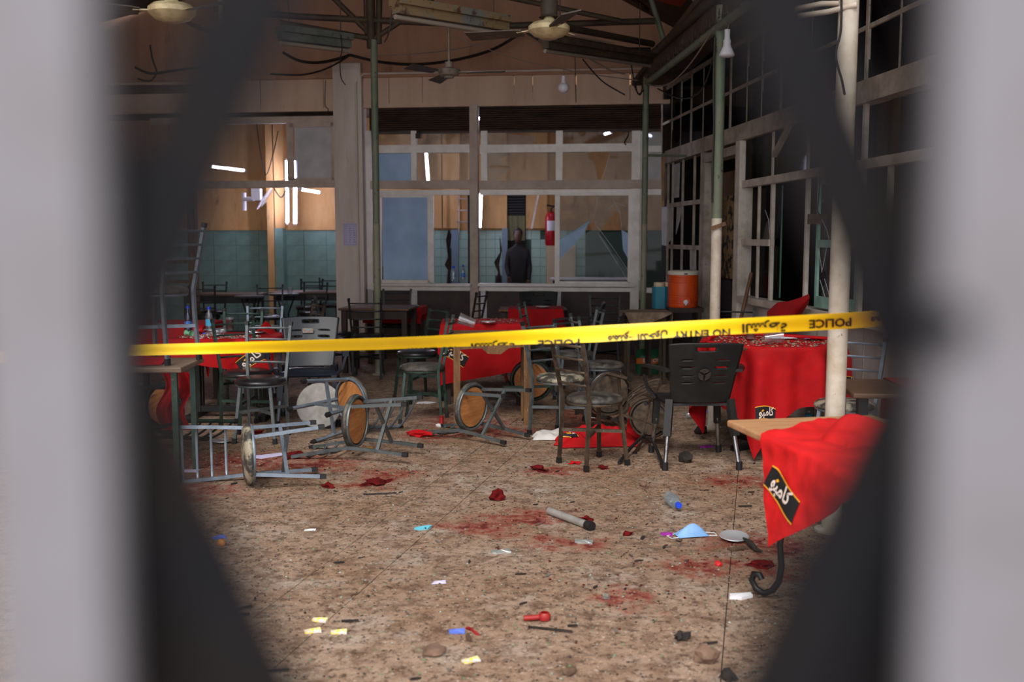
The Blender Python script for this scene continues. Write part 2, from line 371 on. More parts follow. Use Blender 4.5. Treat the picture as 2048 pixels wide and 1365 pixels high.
# joint direction from the joints seen in the photo
ja = fl(1000, 935); jb = fl(545, 1340); jd = (V((ja.x, ja.y)) - V((jb.x, jb.y))).normalized()
FM = frameM((jb.x, jb.y, 0), (jd.y, -jd.x, 0), (jd.x, jd.y, 0), (0, 0, 1)); FI = FM.inverted()
p2 = FI @ fl(730, 1068); p3 = FI @ fl(1452, 1230)
cols = [-6.2, -4.6, -3.1, -1.6, p2.x, 0.0, p3.x, p3.x + 1.3, p3.x + 2.6, p3.x + 3.9, p3.x + 5.2]
for i in range(len(cols) - 1):
    for k in range(8):
        y0 = -4.2 + k * 2.4; g = .004
        MB().box(cols[i] + g / 2, cols[i + 1] - g / 2, y0 + g / 2, y0 + 2.4 - g / 2, -.03, random.uniform(-.0012, 0)).build('floor_slab', 'floor_dusty', floor, M=FM)
# ---- back wall
wb = struct('wall_back', 'pinkish brown rear wall with gable, pillar and boarded lintel above the windows', 'wall', BM)
uL, _ = bw(672, 400); uR, _ = bw(727, 400)
z_lint = bw(900, 150)[1]; z_shut = bw(900, 211)[1]
wall = MB().box(-4.6, 4.2, .05, .25, z_lint, 6.2).build('gable', 'plaster', wb)
MB().box(uL, uR, -.06, .22, 0, bw(700, 128)[1]).build('pillar', 'pillar_paint', wb)
MB().box(uR - .03, uR + .02, -.10, .0, 0, z_lint - .02).build('pillar_edge', 'pillar_paint', wb)
MB().box(uR, 4.2, -.05, .08, z_lint - .02, z_lint + .05).build('cornice', 'plaster', wb)
MB().box(uR + .02, 4.1, -.03, .06, z_shut - .02, z_shut + .03).build('cornice', 'panel_board', wb)
MB().box(-4.6, uL, -.05, .08, bw(560, 157)[1] - .02, bw(560, 157)[1] + .05).build('cornice', 'plaster', wb)
edges = [uR + .02, bw(778, 180)[0], bw(845, 180)[0], bw(1028, 180)[0], bw(1065, 180)[0], bw(1152, 180)[0], bw(1260, 180)[0], 4.0]
for a, c in zip(edges, edges[1:]): MB().box(a + .004, c - .004, 0, .05, z_shut + .03, z_lint - .02).build('lintel_panel', 'panel_board', wb)
zl1 = bw(560, 157)[1]; zl0 = bw(560, 221)[1]
ed = [-4.5, bw(395, 190)[0], bw(520, 190)[0], bw(647, 190)[0], uL]
for a, c in zip(ed, ed[1:]): MB().box(a + .004, c - .004, 0, .05, zl0, zl1 - .02).build('lintel_panel', 'panel_board', wb)
MB().box(-4.6, uL, -.02, .07, zl0 - .02, zl0 + .02).build('cornice', 'panel_board', wb)
# pipes of the wall: pilaster line beside pillar
MB().tube([(uR - .06, -.09, .1), (uR - .06, -.09, z_lint - .1), (uR + .05, -.09, z_lint + .02), (4, -.09, z_lint + .02)], .012, 6).build('conduit', 'pillar_paint', wb, 40)
zs = bw(900, 572)[1]; zw = bw(900, 262)[1]
# lower panels under the sill
le = [uR, bw(757, 600)[0], bw(829, 600)[0], bw(968, 600)[0], bw(1116, 600)[0], bw(1272, 600)[0], 4.1]
for a, c in zip(le, le[1:]): MB().box(a + .004, c - .004, .0, .05, 0, zs - .05).build('lower_panel', 'lower_panel', wb)
for px in (829, 968, 1116):
    a = bw(px - 6, 600)[0]; c = bw(px + 6, 600)[0]; st = MB().box(a, c, -.025, .0, .02, zs - .07).build('cover_strip', 'white_strip', wb)
    for du in (.02, c - a - .02): MB().lathe([(0, 0), (.006, 0), (.006, .004), (0, .004)], 8, Matrix.Translation((a + du, -.026, zs - .09)) @ Matrix.Rotation(math.pi / 2, 4, 'X')).build('screw', 'rubber', st)
# ---- roller shutters, rolled nearly up
def shutter(px0, px1, label, n):
    a = bw(px0, 230)[0]; c = bw(px1, 230)[0]
    t = thing('roller_shutter', label, 'shutter', M=BM)
    h = (z_shut - .02 - zw) / n
    for i in range(n):
        z = zw + i * h
        MB().grid(lambda u, v: (a + (c - a) * u, .055 - .018 * math.sin(math.pi * v), z + h * v), 1, 5, .004).build('slat', 'shutter', t, 50)
    MB().box(a, c, .03, .07, zw - .03, zw).build('bottom_rail', 'shutter', t)
    return t
shutter(737, 944, 'dark rusty roller shutter rolled up above the blue-paned window', 11)
shutter(958, 1322, 'wide blackened roller shutter rolled up above the cracked window', 11)
tl = thing('roller_shutter', 'narrow strip of dark shutter above the open left bay', 'shutter', M=BM)
for i in range(3):
    z = bw(560, 237)[1] + .03 * i
    MB().grid(lambda u, v: (-4.4 + (uL + 4.4) * u, .06 - .015 * math.sin(math.pi * v), z + .03 * v), 1, 4, .004).build('slat', 'shutter', tl, 50)
# ---- window frames of the back wall
W1 = struct('window_1', 'left half of the aluminium shopfront with a sliding pane painted with a blue reflection', 'window', BM)
W2 = struct('window_2', 'right half of the aluminium shopfront with a shattered sliding pane', 'window', BM)
W3 = struct('window_3', 'narrow aluminium window in the corner behind the green pole', 'window', BM)
def fr(parent, x0, y0, x1, y1, m='alu', d0=-.0, d1=.07, name='frame_bar'):
    """frame bar given by the pixel box it covers on the wall"""
    a, zt = bw(x0, y0); c, zb = bw(x1, y1); a2, _ = bw(x0, y1)
    return MB().box(min(a, a2), c, d0, d1, zb, zt).build(name, m, parent)
def pane(parent, x0, y0, x1, y1, m='pane', off=.035, name='pane'):
    a, zt = bw(x0, y0); c, zb = bw(x1, y1); return MB().box(a, c, off, off + .005, zb, zt).build(name, m, parent)
fr(W1, 736, 262, 747, 640, 'alu'); fr(W1, 742, 362, 946, 377, 'steel_frame', -.04, .05); fr(W1, 747, 381, 946, 390, 'alu', -.01, .06)
fr(W1, 747, 291, 946, 305, 'alu', -.01, .06); fr(W1, 823, 262, 834, 362, 'alu', -.015, .05)
fr(W1, 942, 210, 958, 650, 'steel_frame', -.07, .06, 'mullion'); fr(W1, 744, 567, 946, 573, 'alu', -.07, .08, 'sill'); fr(W1, 744, 573, 946, 582, 'alu', -.03, .06, 'frame_bar')
fr(W1, 758, 392, 764, 566, 'alu', .0, .03, 'sash_stile'); fr(W1, 856, 388, 868, 566, 'alu', .0, .04, 'sash_stile'); fr(W1, 760, 388, 860, 395, 'alu', .0, .03, 'sash_rail'); fr(W1, 760, 560, 860, 567, 'alu', .0, .03, 'sash_rail')
pane(W1, 764, 395, 857, 560, 'pane_blue_reflection', .012); pane(W1, 748, 263, 823, 291, 'pane_dusty'); pane(W1, 834, 263, 942, 291, 'pane_dusty')
pane(W1, 748, 305, 823, 361, 'pane_blue_reflection'); pane(W1, 834, 305, 942, 361, 'pane')
fr(W2, 960, 362, 1322, 377, 'steel_frame', -.04, .05); fr(W2, 960, 380, 1272, 389, 'alu', -.01, .06); fr(W2, 960, 290, 1275, 303, 'alu', -.01, .06)
for x in (962, 1112): fr(W2, x, 262, x + 13, 362, 'alu', -.015, .05)
fr(W2, 1264, 262, 1277, 640, 'alu', -.02, .06, 'mullion'); fr(W2, 957, 567, 1268, 574, 'alu', -.08, .08, 'sill'); fr(W2, 957, 574, 1266, 584, 'alu', -.03, .06)
fr(W2, 1110, 386, 1119, 571, 'alu', .0, .04, 'sash_stile'); fr(W2, 1257, 386, 1264, 568, 'alu', .0, .04, 'sash_stile'); fr(W2, 1115, 384, 1260, 391, 'alu', .0, .03, 'sash_rail'); fr(W2, 1115, 563, 1260, 569, 'alu', .0, .03, 'sash_rail')
pane(W2, 976, 303, 1111, 361, 'pane'); pane(W2, 1126, 263, 1264, 289, 'pane_dusty')
def shard(parent, pts, m='pane', off=.03):
    q = [bw(x, y) for x, y in pts]
    Mx = Matrix(((1, 0, 0, 0), (0, 0, 1, off), (0, 1, 0, 0), (0, 0, 0, 1)))
    return MB().prism(q, 0, .004, Mx).build('glass_shard', m, parent)
shard(W2, [(976, 303), (1030, 303), (1000, 318), (1022, 335), (990, 361), (976, 361)])
shard(W2, [(976, 264), (1072, 272), (1074, 289), (976, 289)], 'pane_dusty')
shard(W2, [(1126, 303), (1176, 303), (1190, 330), (1196, 361), (1126, 361)]); shard(W2, [(1221, 303), (1264, 303), (1264, 361), (1203, 361), (1212, 340)])
shard(W2, [(1119, 480), (1180, 441), (1166, 470), (1119, 520)], 'pane_blue_reflection', .012); shard(W2, [(1119, 391), (1257, 391), (1257, 466), (1243, 460), (1241, 436), (1232, 420), (1195, 470), (1188, 444), (1119, 480)], 'pane_dusty', .012)
shard(W2, [(1119, 522), (1166, 472), (1190, 455), (1257, 545), (1257, 563), (1119, 563)], 'pane', .012); shard(W2, [(1243, 460), (1257, 468), (1257, 520), (1246, 500)], 'pane_blue_reflection', .012)
for pts in ([(1192, 450), (1225, 495), (1257, 542)], [(1198, 470), (1230, 520), (1256, 563)], [(1195, 395), (1190, 430), (1194, 450), (1205, 448)], [(1226, 400), (1240, 425), (1243, 455)], [(1215, 420), (1230, 405), (1250, 412)], [(1221, 303), (1212, 335), (1203, 361)]):
    MB().tube([V((bw(*p)[0], .008, bw(*p)[1])) for p in pts], .0025, 4).build('crack', 'cracks', W2)
fr(W3, 1283, 262, 1289, 600, 'alu'); fr(W3, 1288, 292, 1322, 304, 'alu'); fr(W3, 1288, 576, 1322, 586, 'alu', -.04, .06, 'sill'); pane(W3, 1289, 264, 1322, 292, 'pane_frost'); pane(W3, 1289, 304, 1322, 362, 'pane_frost'); pane(W3, 1289, 382, 1322, 576, 'pane')
fr(W3, 1288, 378, 1322, 390, 'alu')
pl = thing('padlock', 'small black padlock hanging under the left roller shutter', 'padlock', M=BM)
a, z = bw(837, 272); MB().box(a - .035, a + .035, -.03, .0, z - .035, z + .03).build('lock_body', 'rubber', pl); MB().tube([(a - .02, -.015, z + .03), (a - .018, -.015, z + .07), (a + .018, -.015, z + .07), (a + .02, -.015, z + .03)], .006, 6).build('shackle', 'chrome', pl, 60)
# ---- left bay
W4 = struct('window_4', 'open left bay of the rear wall with one frosted hinged pane', 'window', BM)
fr(W4, 300, 237, 670, 245, 'steel_frame', -.01, .07); fr(W4, 300, 363, 670, 375, 'steel_frame', -.03, .05); fr(W4, 383, 378, 398, 640, 'old_wood', -.05, .05, 'post')
for bx in ((575, 245, 588, 362), (663, 245, 669, 362), (578, 245, 668, 254), (578, 356, 668, 363)): fr(W4, *bx, 'steel_frame', -.0, .04, 'sash_bar')
pane(W4, 588, 254, 663, 356, 'pane_frost', .02)
for y in (520, 560): fr(W4, 250, y, 385, y + 7, 'old_wood', -.0, .05)
# notice on the pillar
nt = thing('notice', 'lilac price notice with rows of small print taped to the pillar', 'notice', M=BM)
a, zt = bw(686, 447, -.065); c, zb = bw(715, 492, -.065)
MB().box(a, c, -.066, -.0645, zb, zt).build('paper', 'paper_lilac', nt)
rows = MB()
w = c - a; hh = zt - zb
for s in ((.06, .07, .04, .96), (.93, .94, .04, .96)): rows.box(a + w * s[0], a + w * s[1], -.0672, -.066, zb + hh * s[2], zb + hh * s[3])
for s in (.04, .95): rows.box(a + w * .06, a + w * .94, -.0672, -.066, zb + hh * s, zb + hh * (s + .012))
rows.build('printed_border', 'ink', nt)
for r in range(8):
    y = .86 - r * .10
    for cx, ww in ((.24, .2 if r < 2 else .1), (.52, .2), (.80, .18)):
        pl_ = MB()
        for q in range(random.randint(2, 4)):   # illegible print: short strokes of ink
            x_ = a + w * (cx - ww / 2) + w * ww * q / 4; pl_.box(x_, x_ + w * ww * random.uniform(.12, .2), -.0672, -.066, zb + hh * y, zb + hh * (y + random.uniform(.018, .034)))
        pl_.build('print_line', 'ink', nt)
# ---- room behind the rear wall
RB = struct('wall_inner', 'teal tiled inner wall with stained ochre plaster above', 'wall')
YB = 16.6
def yb(px, py, Y=YB): p = at(px, py, Y); return p.x, p.z
ztile = yb(700, 457)[1]
MB().box(-9, 6, YB, YB + .2, ztile, 4.2).build('ochre_wall', 'ochre_wall', RB); MB().box(-9, 6, YB + .012, YB + .2, 0, ztile).build('tile_backing', 'tile_bed', RB)
MB().box(-9, 6, YB - .02, YB + .02, ztile - .03, ztile + .03).build('ledge', 'ochre_wall', RB)
MB().box(-9, 6, 13.75, 17, 3.5, 3.6).build('inner_ceiling', 'ceiling_dark', RB); MB().box(-9.1, -9, 13, 17, 0, 4).build('side_wall', 'ochre_wall', RB); MB().box(5, 5.1, 13.3, 17, 0, 4).build('side_wall', 'ochre_wall', RB)
ts = .15
tm = MB().box(0, ts - .005, -.004, .006, 0, ts - .005).mesh('tile', 'teal_tile')
for i in range(17):
    x = yb(864, 500)[0] + i * ts
    for k in range(9):
        z = ztile - .03 - (k + 1) * ts
        px = 1024 + FPX * x / YB
        if 893 < px < 903 and k > 1 or 1012 < px < 1052 and k > 0: continue
        if (i, k) in ((8, 4), (9, 5), (8, 6), (12, 0), (7, 5)): continue
        o = link('tile', tm, RB); o.location = (x, YB + .004, z)
tm2 = MB().box(0, .37, -.004, .006, 0, .245).mesh('tile', 'teal_wall')
for i in range(14):
    for k in range(7):
        o = link('tile', tm2, RB); o.location = (-7.2 + i * .375, YB + .004, ztile - .03 - (k + 1) * .25)
for px0, px1, m, h in ((543, 556, 'ochre_wall', 3.5), (557, 573, 'teal_wall', ztile)):
    a = yb(px0, 500)[0]; c = yb(px1, 500)[0]; MB().box(a, c, YB - .25, YB, 0, h).build('pier', m, RB)
a = yb(556, 400)[0]; c = yb(575, 400)[0]; MB().box(a, c, YB - .25, YB, ztile, 3.5).build('pier', 'ochre_wall', RB)
for px0, px1, zz in ((862, 884, 3.5), (886, 920, 3.5), (965, 1014, 3.5), (1052, 1094, 3.5)):
    a = yb(px0, 400)[0]; c = yb(px1, 400)[0]; MB().box(a, c, YB - .10, YB, ztile, zz).build('pier', 'ochre_wall', RB)
a = yb(1004, 400)[0]; c = yb(1015, 400)[0]; MB().box(a, c, YB - .12, YB, 0, ztile).build('corner_strip', 'blue_strip', RB)
a = yb(903, 400)[0]; c = yb(917, 400)[0]; MB().box(a, c, YB - .12, YB, 0, ztile - .02).build('corner_strip', 'blue_strip', RB)
a = yb(1014, 400)[0]; c = yb(1052, 400)[0]; MB().box(a, c, YB - .03, YB - .015, 0, 2.3).build('doorway_shade', 'soot', RB)  # flat black sheet stands in for the opening's shade
a, z = yb(1015, 432); c, z1 = yb(1050, 388)
for k in range(8): MB().box(a, c, YB - .06, YB - .03, z + k * .045, z + k * .045 + .02).build('grille_slat', 'chair_black', RB)
MB().box(a, c, YB - .05, YB - .03, ztile - .2, z).build('olive_panel', 'olive_panel', RB)
for pts in ([(897, 458), (903, 470), (900, 500), (904, 540), (899, 575), (893, 575), (896, 540), (889, 530), (896, 515), (892, 480)], [(999, 470), (1004, 500), (998, 530), (1004, 570), (990, 570), (996, 545), (988, 525), (1000, 505)], [(1050, 490), (1056, 520), (1054, 560), (1046, 560)]):
    q = [yb(*p) for p in pts]; MB().prism(q, 0, .01, Matrix(((1, 0, 0, 0), (0, 0, 1, YB - .012), (0, 1, 0, 0), (0, 0, 0, 1)))).build('bare_patch', 'bare_patch', RB)
# ---- right wall
wr = struct('wall_right', 'smoke-blackened glazed right wall with pale wooden frames', 'wall', RM)
Z = dict(base=0, sill=.97, mid=1.50, rail=2.07, beam0=2.50, beam1=2.66, up=3.04, top=3.46)
UE = 10.3
def ru(px): return rw(px, 475)[0]
def rb(parent, u0, u1, z0, z1, m='white_frame', d0=-.03, d1=.05, name='frame_bar'): return MB().box(u0, u1, d0, d1, z0, z1).build(name, m, parent)
uD0, uD1 = ru(1411), ru(1480)      # doorway
rb(wr, 0, UE, Z['beam0'], Z['beam1'], 'sooty_frame', -.05, .08, 'beam'); rb(wr, 0, UE, Z['top'], Z['top'] + .1, 'sooty_frame', -.03, .05, 'top_rail')
rb(wr, uD1 + .12, UE, 0, Z['sill'] - .05, 'white_wall', -.0, .1, 'lower_panel'); rb(wr, uD1 + .1, UE, Z['sill'] - .06, Z['sill'], 'white_frame', -.06, .1, 'sill')
rb(wr, uD1 + .1, UE, .5, .515, 'sooty_frame', -.004, .0, 'panel_joint')
for px in (1545, 1640, 1735): rb(wr, ru(px), ru(px) + .012, 0, Z['sill'] - .06, 'sooty_frame', -.004, .0, 'panel_joint')
rb(wr, 0, uD0, 0, .8, 'lower_panel', 0, .1, 'lower_panel')
W5 = struct('window_5', 'upper strip of small sooty panes along the right wall', 'window', RM)
ups = [ru(p) for p in (1322, 1340, 1358, 1379, 1402, 1424, 1456, 1488, 1517, 1556, 1612, 1664, 1722, 1786, 1870)]
for i, u in enumerate(ups): rb(W5, u - (.02 if i % 3 == 0 else .009), u + (.02 if i % 3 == 0 else .009), Z['beam1'], Z['top'], 'sooty_frame', -.012 if i % 3 == 0 else -.006, .012, 'muntin')
for a, c in zip(ups, ups[1:]):
    rb(W5, a, c, Z['up'] - .016, Z['up'] + .016, 'sooty_frame', -.008, .012, 'muntin')
    for z0, z1 in ((Z['beam1'], Z['up']), (Z['up'], Z['top'])):
        if random.random() < .7: rb(W5, a, c, z0, z1, 'pane_dark', .0, .004, 'pane')
        else:
            s = random.uniform(.3, .8); Mx = Matrix(((1, 0, 0, 0), (0, 0, 1, .0), (0, 1, 0, 0), (0, 0, 0, 1)))
            MB().prism([(a, z0), (c, z0), (c, z0 + (z1 - z0) * s * .4), ((a + c) / 2, z0 + (z1 - z0) * s * .2), (a, z0 + (z1 - z0) * s)], 0, .004, Mx).build('glass_shard', 'pane_dark', W5)
W6 = struct('window_6', 'broken far window of the right wall beside the doorway', 'window', RM)
z6 = [.80, 1.12, 1.43, 1.96, 2.50]
for u in (.0, ru(1343), ru(1363), ru(1386)): rb(W6, u, u + .026, .8, 2.5, 'sooty_frame', -.01, .015, 'muntin')
for z in (.8, 1.43, 1.96): rb(W6, 0, uD0, z - .026, z + .026, 'sooty_frame', -.012, .015, 'muntin')
rb(W6, uD0 - .12, uD0, 0, 2.5, 'sooty_frame', -.04, .08, 'jamb')
Mx = Matrix(((1, 0, 0, 0), (0, 0, 1, .01), (0, 1, 0, 0), (0, 0, 0, 1)))
def rshard(par, pts, m='pane'): return MB().prism([rw(*p) for p in pts], 0, .004, Mx).build('glass_shard', m, par)
rshard(W6, [(1322, 415), (1342, 412), (1340, 480), (1330, 492), (1322, 490)], 'pane_frost'); rshard(W6, [(1352, 412), (1362, 410), (1358, 440), (1350, 470)], 'pane_frost')
rshard(W6, [(1322, 340), (1338, 334), (1330, 398), (1322, 404)], 'pane_dusty'); rshard(W6, [(1378, 500), (1390, 500), (1390, 540), (1378, 540)], 'pane_frost'); rshard(W6, [(1345, 330), (1358, 325), (1356, 395), (1346, 396)], 'pane_frost')
D1 = struct('door_1', 'burnt open doorway in the right wall with peeling board behind', 'door', RM)
rb(D1, uD0, uD0 + .09, 0, 2.45, 'sooty_frame', -.05, .1, 'jamb'); rb(D1, uD1 - .02, uD1 + .12, 0, 2.5, 'white_frame', -.06, .1, 'jamb'); rb(D1, uD0, uD1, 2.38, 2.47, 'sooty_frame', -.05, .1, 'header')
def ro(px, off): return rw(px, 475, off)[0]
rb(D1, ro(1424, .3), ro(1480, .3), 1.08, 2.02, 'mottled', .30, .34, 'peeling_board'); rb(D1, ro(1412, .25), ro(1421, .25), .2, 1.95, 'orange_wood', .25, .28, 'wood_upright'); rb(D1, ro(1416, .3), ro(1480, .3), .05, 1.06, 'charcoal', .30, .36, 'charred_board')
rb(D1, ro(1416, .6), ro(1466, .6), 1.98, 2.36, 'beige_board', .6, .64, 'board')
W7 = struct('window_7', 'near window of the right wall with pale green sashes and broken glass', 'window', RM)
u0 = uD1 + .12
for px in (1543, 1613, 1672, 1722, 1776, 1870): rb(W7, ru(px) - .02, ru(px) + .02, Z['sill'], Z['beam0'] if px in (1543, 1613, 1722, 1870) else Z['rail'], 'white_frame', -.012, .02, 'upright')
rb(W7, u0, UE, Z['rail'] - .035, Z['rail'] + .035, 'white_frame', -.035, .045, 'rail')
rb(W7, ru(1516) - .014, ru(1516) + .014, Z['sill'], Z['rail'], 'white_frame', -.008, .015, 'muntin'); rb(W7, u0, ru(1543), Z['mid'] - .03, Z['mid'] + .03, 'white_frame', -.028, .03, 'muntin'); rb(W7, ru(1690), ru(1776), Z['mid'] - .035, Z['mid'] + .035, 'white_frame', -.028, .03, 'muntin')
def sash(pa, pb, d, name, mids=True):
    ua, ub = rw(pa, 475, d)[0], rw(pb, 475, d)[0]
    for a in (ua, ub - .04): rb(W7, a, a + .04, Z['sill'] + .02, Z['rail'] - .04, 'teal_frame', d, d + .02, name)
    for z in (Z['sill'] + .02, Z['mid'] - .03, Z['rail'] - .10): rb(W7, ua + .04, ub - .04, z, z + (.09 if z < 1.2 else .06), 'teal_frame', d, d + .02, name)
sash(1492, 1532, .12, 'sash_bar'); sash(1534, 1560, .12, 'sash_bar'); sash(1632, 1672, -.02, 'sash_bar'); sash(1692, 1716, .06, 'sash_bar')
rb(W7, u0, ru(1543), Z['sill'], Z['mid'], 'pane_dark', .08, .084, 'pane'); rb(W7, u0, ru(1543), Z['mid'], Z['rail'], 'pane_dark', .08, .084, 'pane'); rb(W7, u0, ru(1722), Z['rail'], Z['beam0'], 'pane_dark', .0, .004, 'pane'); rb(W7, ru(1690), ru(1776), Z['mid'], Z['rail'], 'pane_dark', .03, .034, 'pane')
for pts in ([(1636, 490), (1643, 530), (1648, 545), (1655, 490)], [(1640, 575), (1648, 570), (1660, 612), (1645, 612)], [(1650, 560), (1662, 575), (1664, 612)], [(1530, 445), (1542, 430), (1542, 480), (1522, 480)], [(1634, 440), (1650, 450), (1662, 480), (1634, 480)]): rshard(W7, pts, 'pane_dusty')
for pts in ([(1638, 490), (1642, 520), (1645, 545)], [(1655, 492), (1650, 520), (1645, 543)], [(1641, 560), (1650, 590), (1657, 612)], [(1650, 558), (1658, 585), (1662, 606)], [(1645, 440), (1655, 460), (1660, 482)], [(1643, 430), (1640, 410), (1648, 400)], [(1531, 420), (1538, 440), (1540, 470)]):
    MB().tube([V((rw(*p)[0], -.004, rw(*p)[1])) for p in pts], .0022, 4).build('crack', 'cracks', W7)
# fallen batten hanging in the window
tag(MB().bar(RM @ V((ru(1545) + .05, -.02, 2.28)), RM @ V((ru(1600), -.05, 2.62)), .05, .03).build('broken_batten', 'sooty_frame'), 'loose pale batten hanging diagonally across the right window', 'batten')
# dark room behind the right wall
DR = struct('wall_side', 'blackened walls of the burnt room behind the right windows', 'wall', RM)
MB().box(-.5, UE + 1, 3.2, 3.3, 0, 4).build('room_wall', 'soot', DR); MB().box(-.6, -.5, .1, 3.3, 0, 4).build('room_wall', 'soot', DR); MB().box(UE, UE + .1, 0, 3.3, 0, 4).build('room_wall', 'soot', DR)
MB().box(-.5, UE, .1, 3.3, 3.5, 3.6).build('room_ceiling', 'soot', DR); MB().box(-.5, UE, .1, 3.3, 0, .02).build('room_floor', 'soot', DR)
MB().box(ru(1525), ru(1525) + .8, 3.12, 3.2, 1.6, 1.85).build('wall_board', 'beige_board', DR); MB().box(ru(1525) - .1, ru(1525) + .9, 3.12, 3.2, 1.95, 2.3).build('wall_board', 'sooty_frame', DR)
# ---- unseen left wall added to block light; roof
WL = struct('wall_left_blocker', 'unseen plaster wall added along the left side to block light', 'wall')
MB().box(-6.2, -6.0, 1.0, 17, 0, 5.2).build('wall_face', 'plaster', WL)
RF = struct('ceiling', 'pitched roof of dark sheets on rusty trusses over the yard', 'roof')  # front end lies out of view, drawn forward to shade the floor
MB().add([(-6.2, 4.4, 4.3), (-.6, 4.4, 5.7), (-.6, 13.9, 5.7), (-6.2, 13.9, 4.3), (-6.2, 4.4, 4.36), (-.6, 4.4, 5.76), (-.6, 13.9, 5.76), (-6.2, 13.9, 4.36)], [(0, 1, 2, 3), (4, 7, 6, 5), (0, 4, 5, 1), (1, 5, 6, 2), (2, 6, 7, 3), (3, 7, 4, 0)]).build('roof_sheet', 'canopy', RF)
MB().add([(-.6, 4.4, 5.7), (2.4, 4.4, 4.05), (2.4, 13.9, 4.05), (-.6, 13.9, 5.7), (-.6, 4.4, 5.76), (2.4, 4.4, 4.11), (2.4, 13.9, 4.11), (-.6, 13.9, 5.76)], [(0, 1, 2, 3), (4, 7, 6, 5), (0, 4, 5, 1), (1, 5, 6, 2), (2, 6, 7, 3), (3, 7, 4, 0)]).build('roof_sheet', 'canopy', RF)
# canopy between gutter and right wall
MB().box(1.55, 2.6, 7.6, 13.2, 3.50, 3.56).build('canopy_board', 'canopy', RF); MB().box(2.2, 6, 3.6, 13.2, 3.60, 3.7).build('roof_slab', 'canopy', RF); MB().box(2.1, 2.2, 7.6, 13.2, 3.5, 4.1).build('upstand', 'canopy', RF)
def T(*pp, r=.03, m='rust_steel', n=8, name='truss_bar'): return MB().tube(pp, r, n).build(name, m, RF, 50)
J = at(748, 78, 11.2)
T(at(430, 18, 11.2), at(600, 33, 11.2), J + V((0, 0, .2)), at(1000, 52, 11.2), at(1310, 42, 11.2), r=.035, name='tie_rod')
T(at(560, 45, 11.0), J, r=.03); T(at(610, -60, 11.2), at(738, 66, 11.2), r=.03); T(J, at(850, 10, 11.2), at(960, -90, 11.2), r=.03)
T(at(738, -120, 11.2), J + V((-.03, 0, -.1)), r=.05, name='king_post'); T(at(760, -120, 11.2), J + V((.05, 0, -.05)), r=.035, name='king_post'); T(at(728, -120, 11.25), J + V((-.08, 0, .05)), r=.025, name='king_post')
T(at(900, -30, 10.8), at(1240, 42, 10.9), r=.028); T(at(1095, 48, 9.6), at(1305, 88, 11.2), r=.035); T(at(1080, 68, 9.4), at(1310, 110, 11.3), r=.03); T(at(1120, 98, 11.0), at(1300, 100, 11.3), r=.028); T(at(1200, 94, 12.4), at(1300, 104, 12.4), r=.025)
T(at(1300, -10, 11.3), at(1332, 95, 11.3), r=.03, m='pole_green'); T(at(1390, -10, 9.4), at(1395, 40, 9.4), r=.03, m='pole_green'); T(at(1255, -10, 10), at(1295, 20, 10.5), r=.025); T(at(440, -40, 9), at(444, 92, 9), r=.022, m='pole_white', name='hanger_rod')
# gutter rail with fascia along the poles
G0 = at(1294, 166, 11.5); G1 = at(1437, 55, 8.0); G2 = G1 + (G1 - G0).normalized() * 3.2
T(G0, G1, G2, r=.035, m='pole_green', name='gutter_rail'); T(G0 + V((0, 0, .26)), G1 + V((0, 0, .26)), G2 + V((0, 0, .26)), r=.045, m='rust_steel', name='gutter_rail')
MB().bar(G0 + V((.03, 0, .13)), G2 + V((.03, 0, .13)), .02, .22).build('fascia', 'canopy', RF)
tz = MB()
k = 60
for i in range(k):
    p = G0.lerp(G2, i / k) + V((-.035, 0, .02 + .02 * (i % 2))); tz.prism([(-.03, 0), (.03, 0), (.0, .07)], 0, .006, frameM(p, (G2 - G0), (0, 0, 1), (-1, 0, 0)))
o = tz.build('leaf_edging', 'rust_steel', RF); o['kind'] = 'stuff'
tag(MB().grid(lambda u, v: (.75 + .95 * u, 8.8 + 1.5 * v, 4.10 - .24 * u - .12 * math.sin(math.pi * v) * math.sin(math.pi * u)), 8, 8, .006).build('tarpaulin', 'orange_tarp', None, 60), 'orange tarpaulin sagging under the roof at top right', 'tarpaulin')
m = MATS['orange_tarp']; b = m.node_tree.nodes['Principled BSDF']; b.inputs['Transmission Weight'].default_value = .0
# ---- free standing pipe posts
def post(name, label, px, py, ztop, r, m, Y=None, plate=True):
    p = fl(px, py) if Y is None else at(px, 475, Y); t = thing(name, label, 'post', (p.x, p.y, 0))
    MB().tube([(0, 0, 0), (0, 0, 1.7)], r, 14).build('shaft', m[0], t, 50); MB().tube([(0, 0, 1.7), (0, 0, ztop)], r * .98, 14).build('shaft', m[1], t, 50)
    if plate: MB().lathe([(r * 1.7, 0), (r * 1.7, .012), (r, .02)], 16).build('base_flange', m[0], t)
    return t
post('pipe_post', 'mottled green pipe post standing by the brown table at left', 757, 750, 3.7, .04, ('pole_paint', 'pole_green'))
post('pipe_post', 'thin green pipe post in front of the rear right corner window', 1288, 0, 3.35, .036, ('pole_paint', 'pole_green'), 11.5)
t = post('pipe_post', 'whitewashed pipe post left of the burnt doorway', 1433, 0, 3.35, .042, ('pole_white', 'pole_green'), 8.0)
MB().bar((-.05, -.03, 1.62), (.06, -.05, 1.66), .05, .03).build('clip', 'old_wood', t)
t = post('pipe_post', 'thick white pipe post behind the near right table', 1682, 0, 3.5, .051, ('pole_white', 'pole_white'), 5.15)
MB().tube([(0, 0, 2.72), (-.12, .05, 2.73), (-.28, .12, 2.71), (-.29, .1, 2.67), (-.1, 0, 2.68), (.02, -.06, 2.70)], .014, 8).build('loop_bracket', 'pole_white', t, 60)
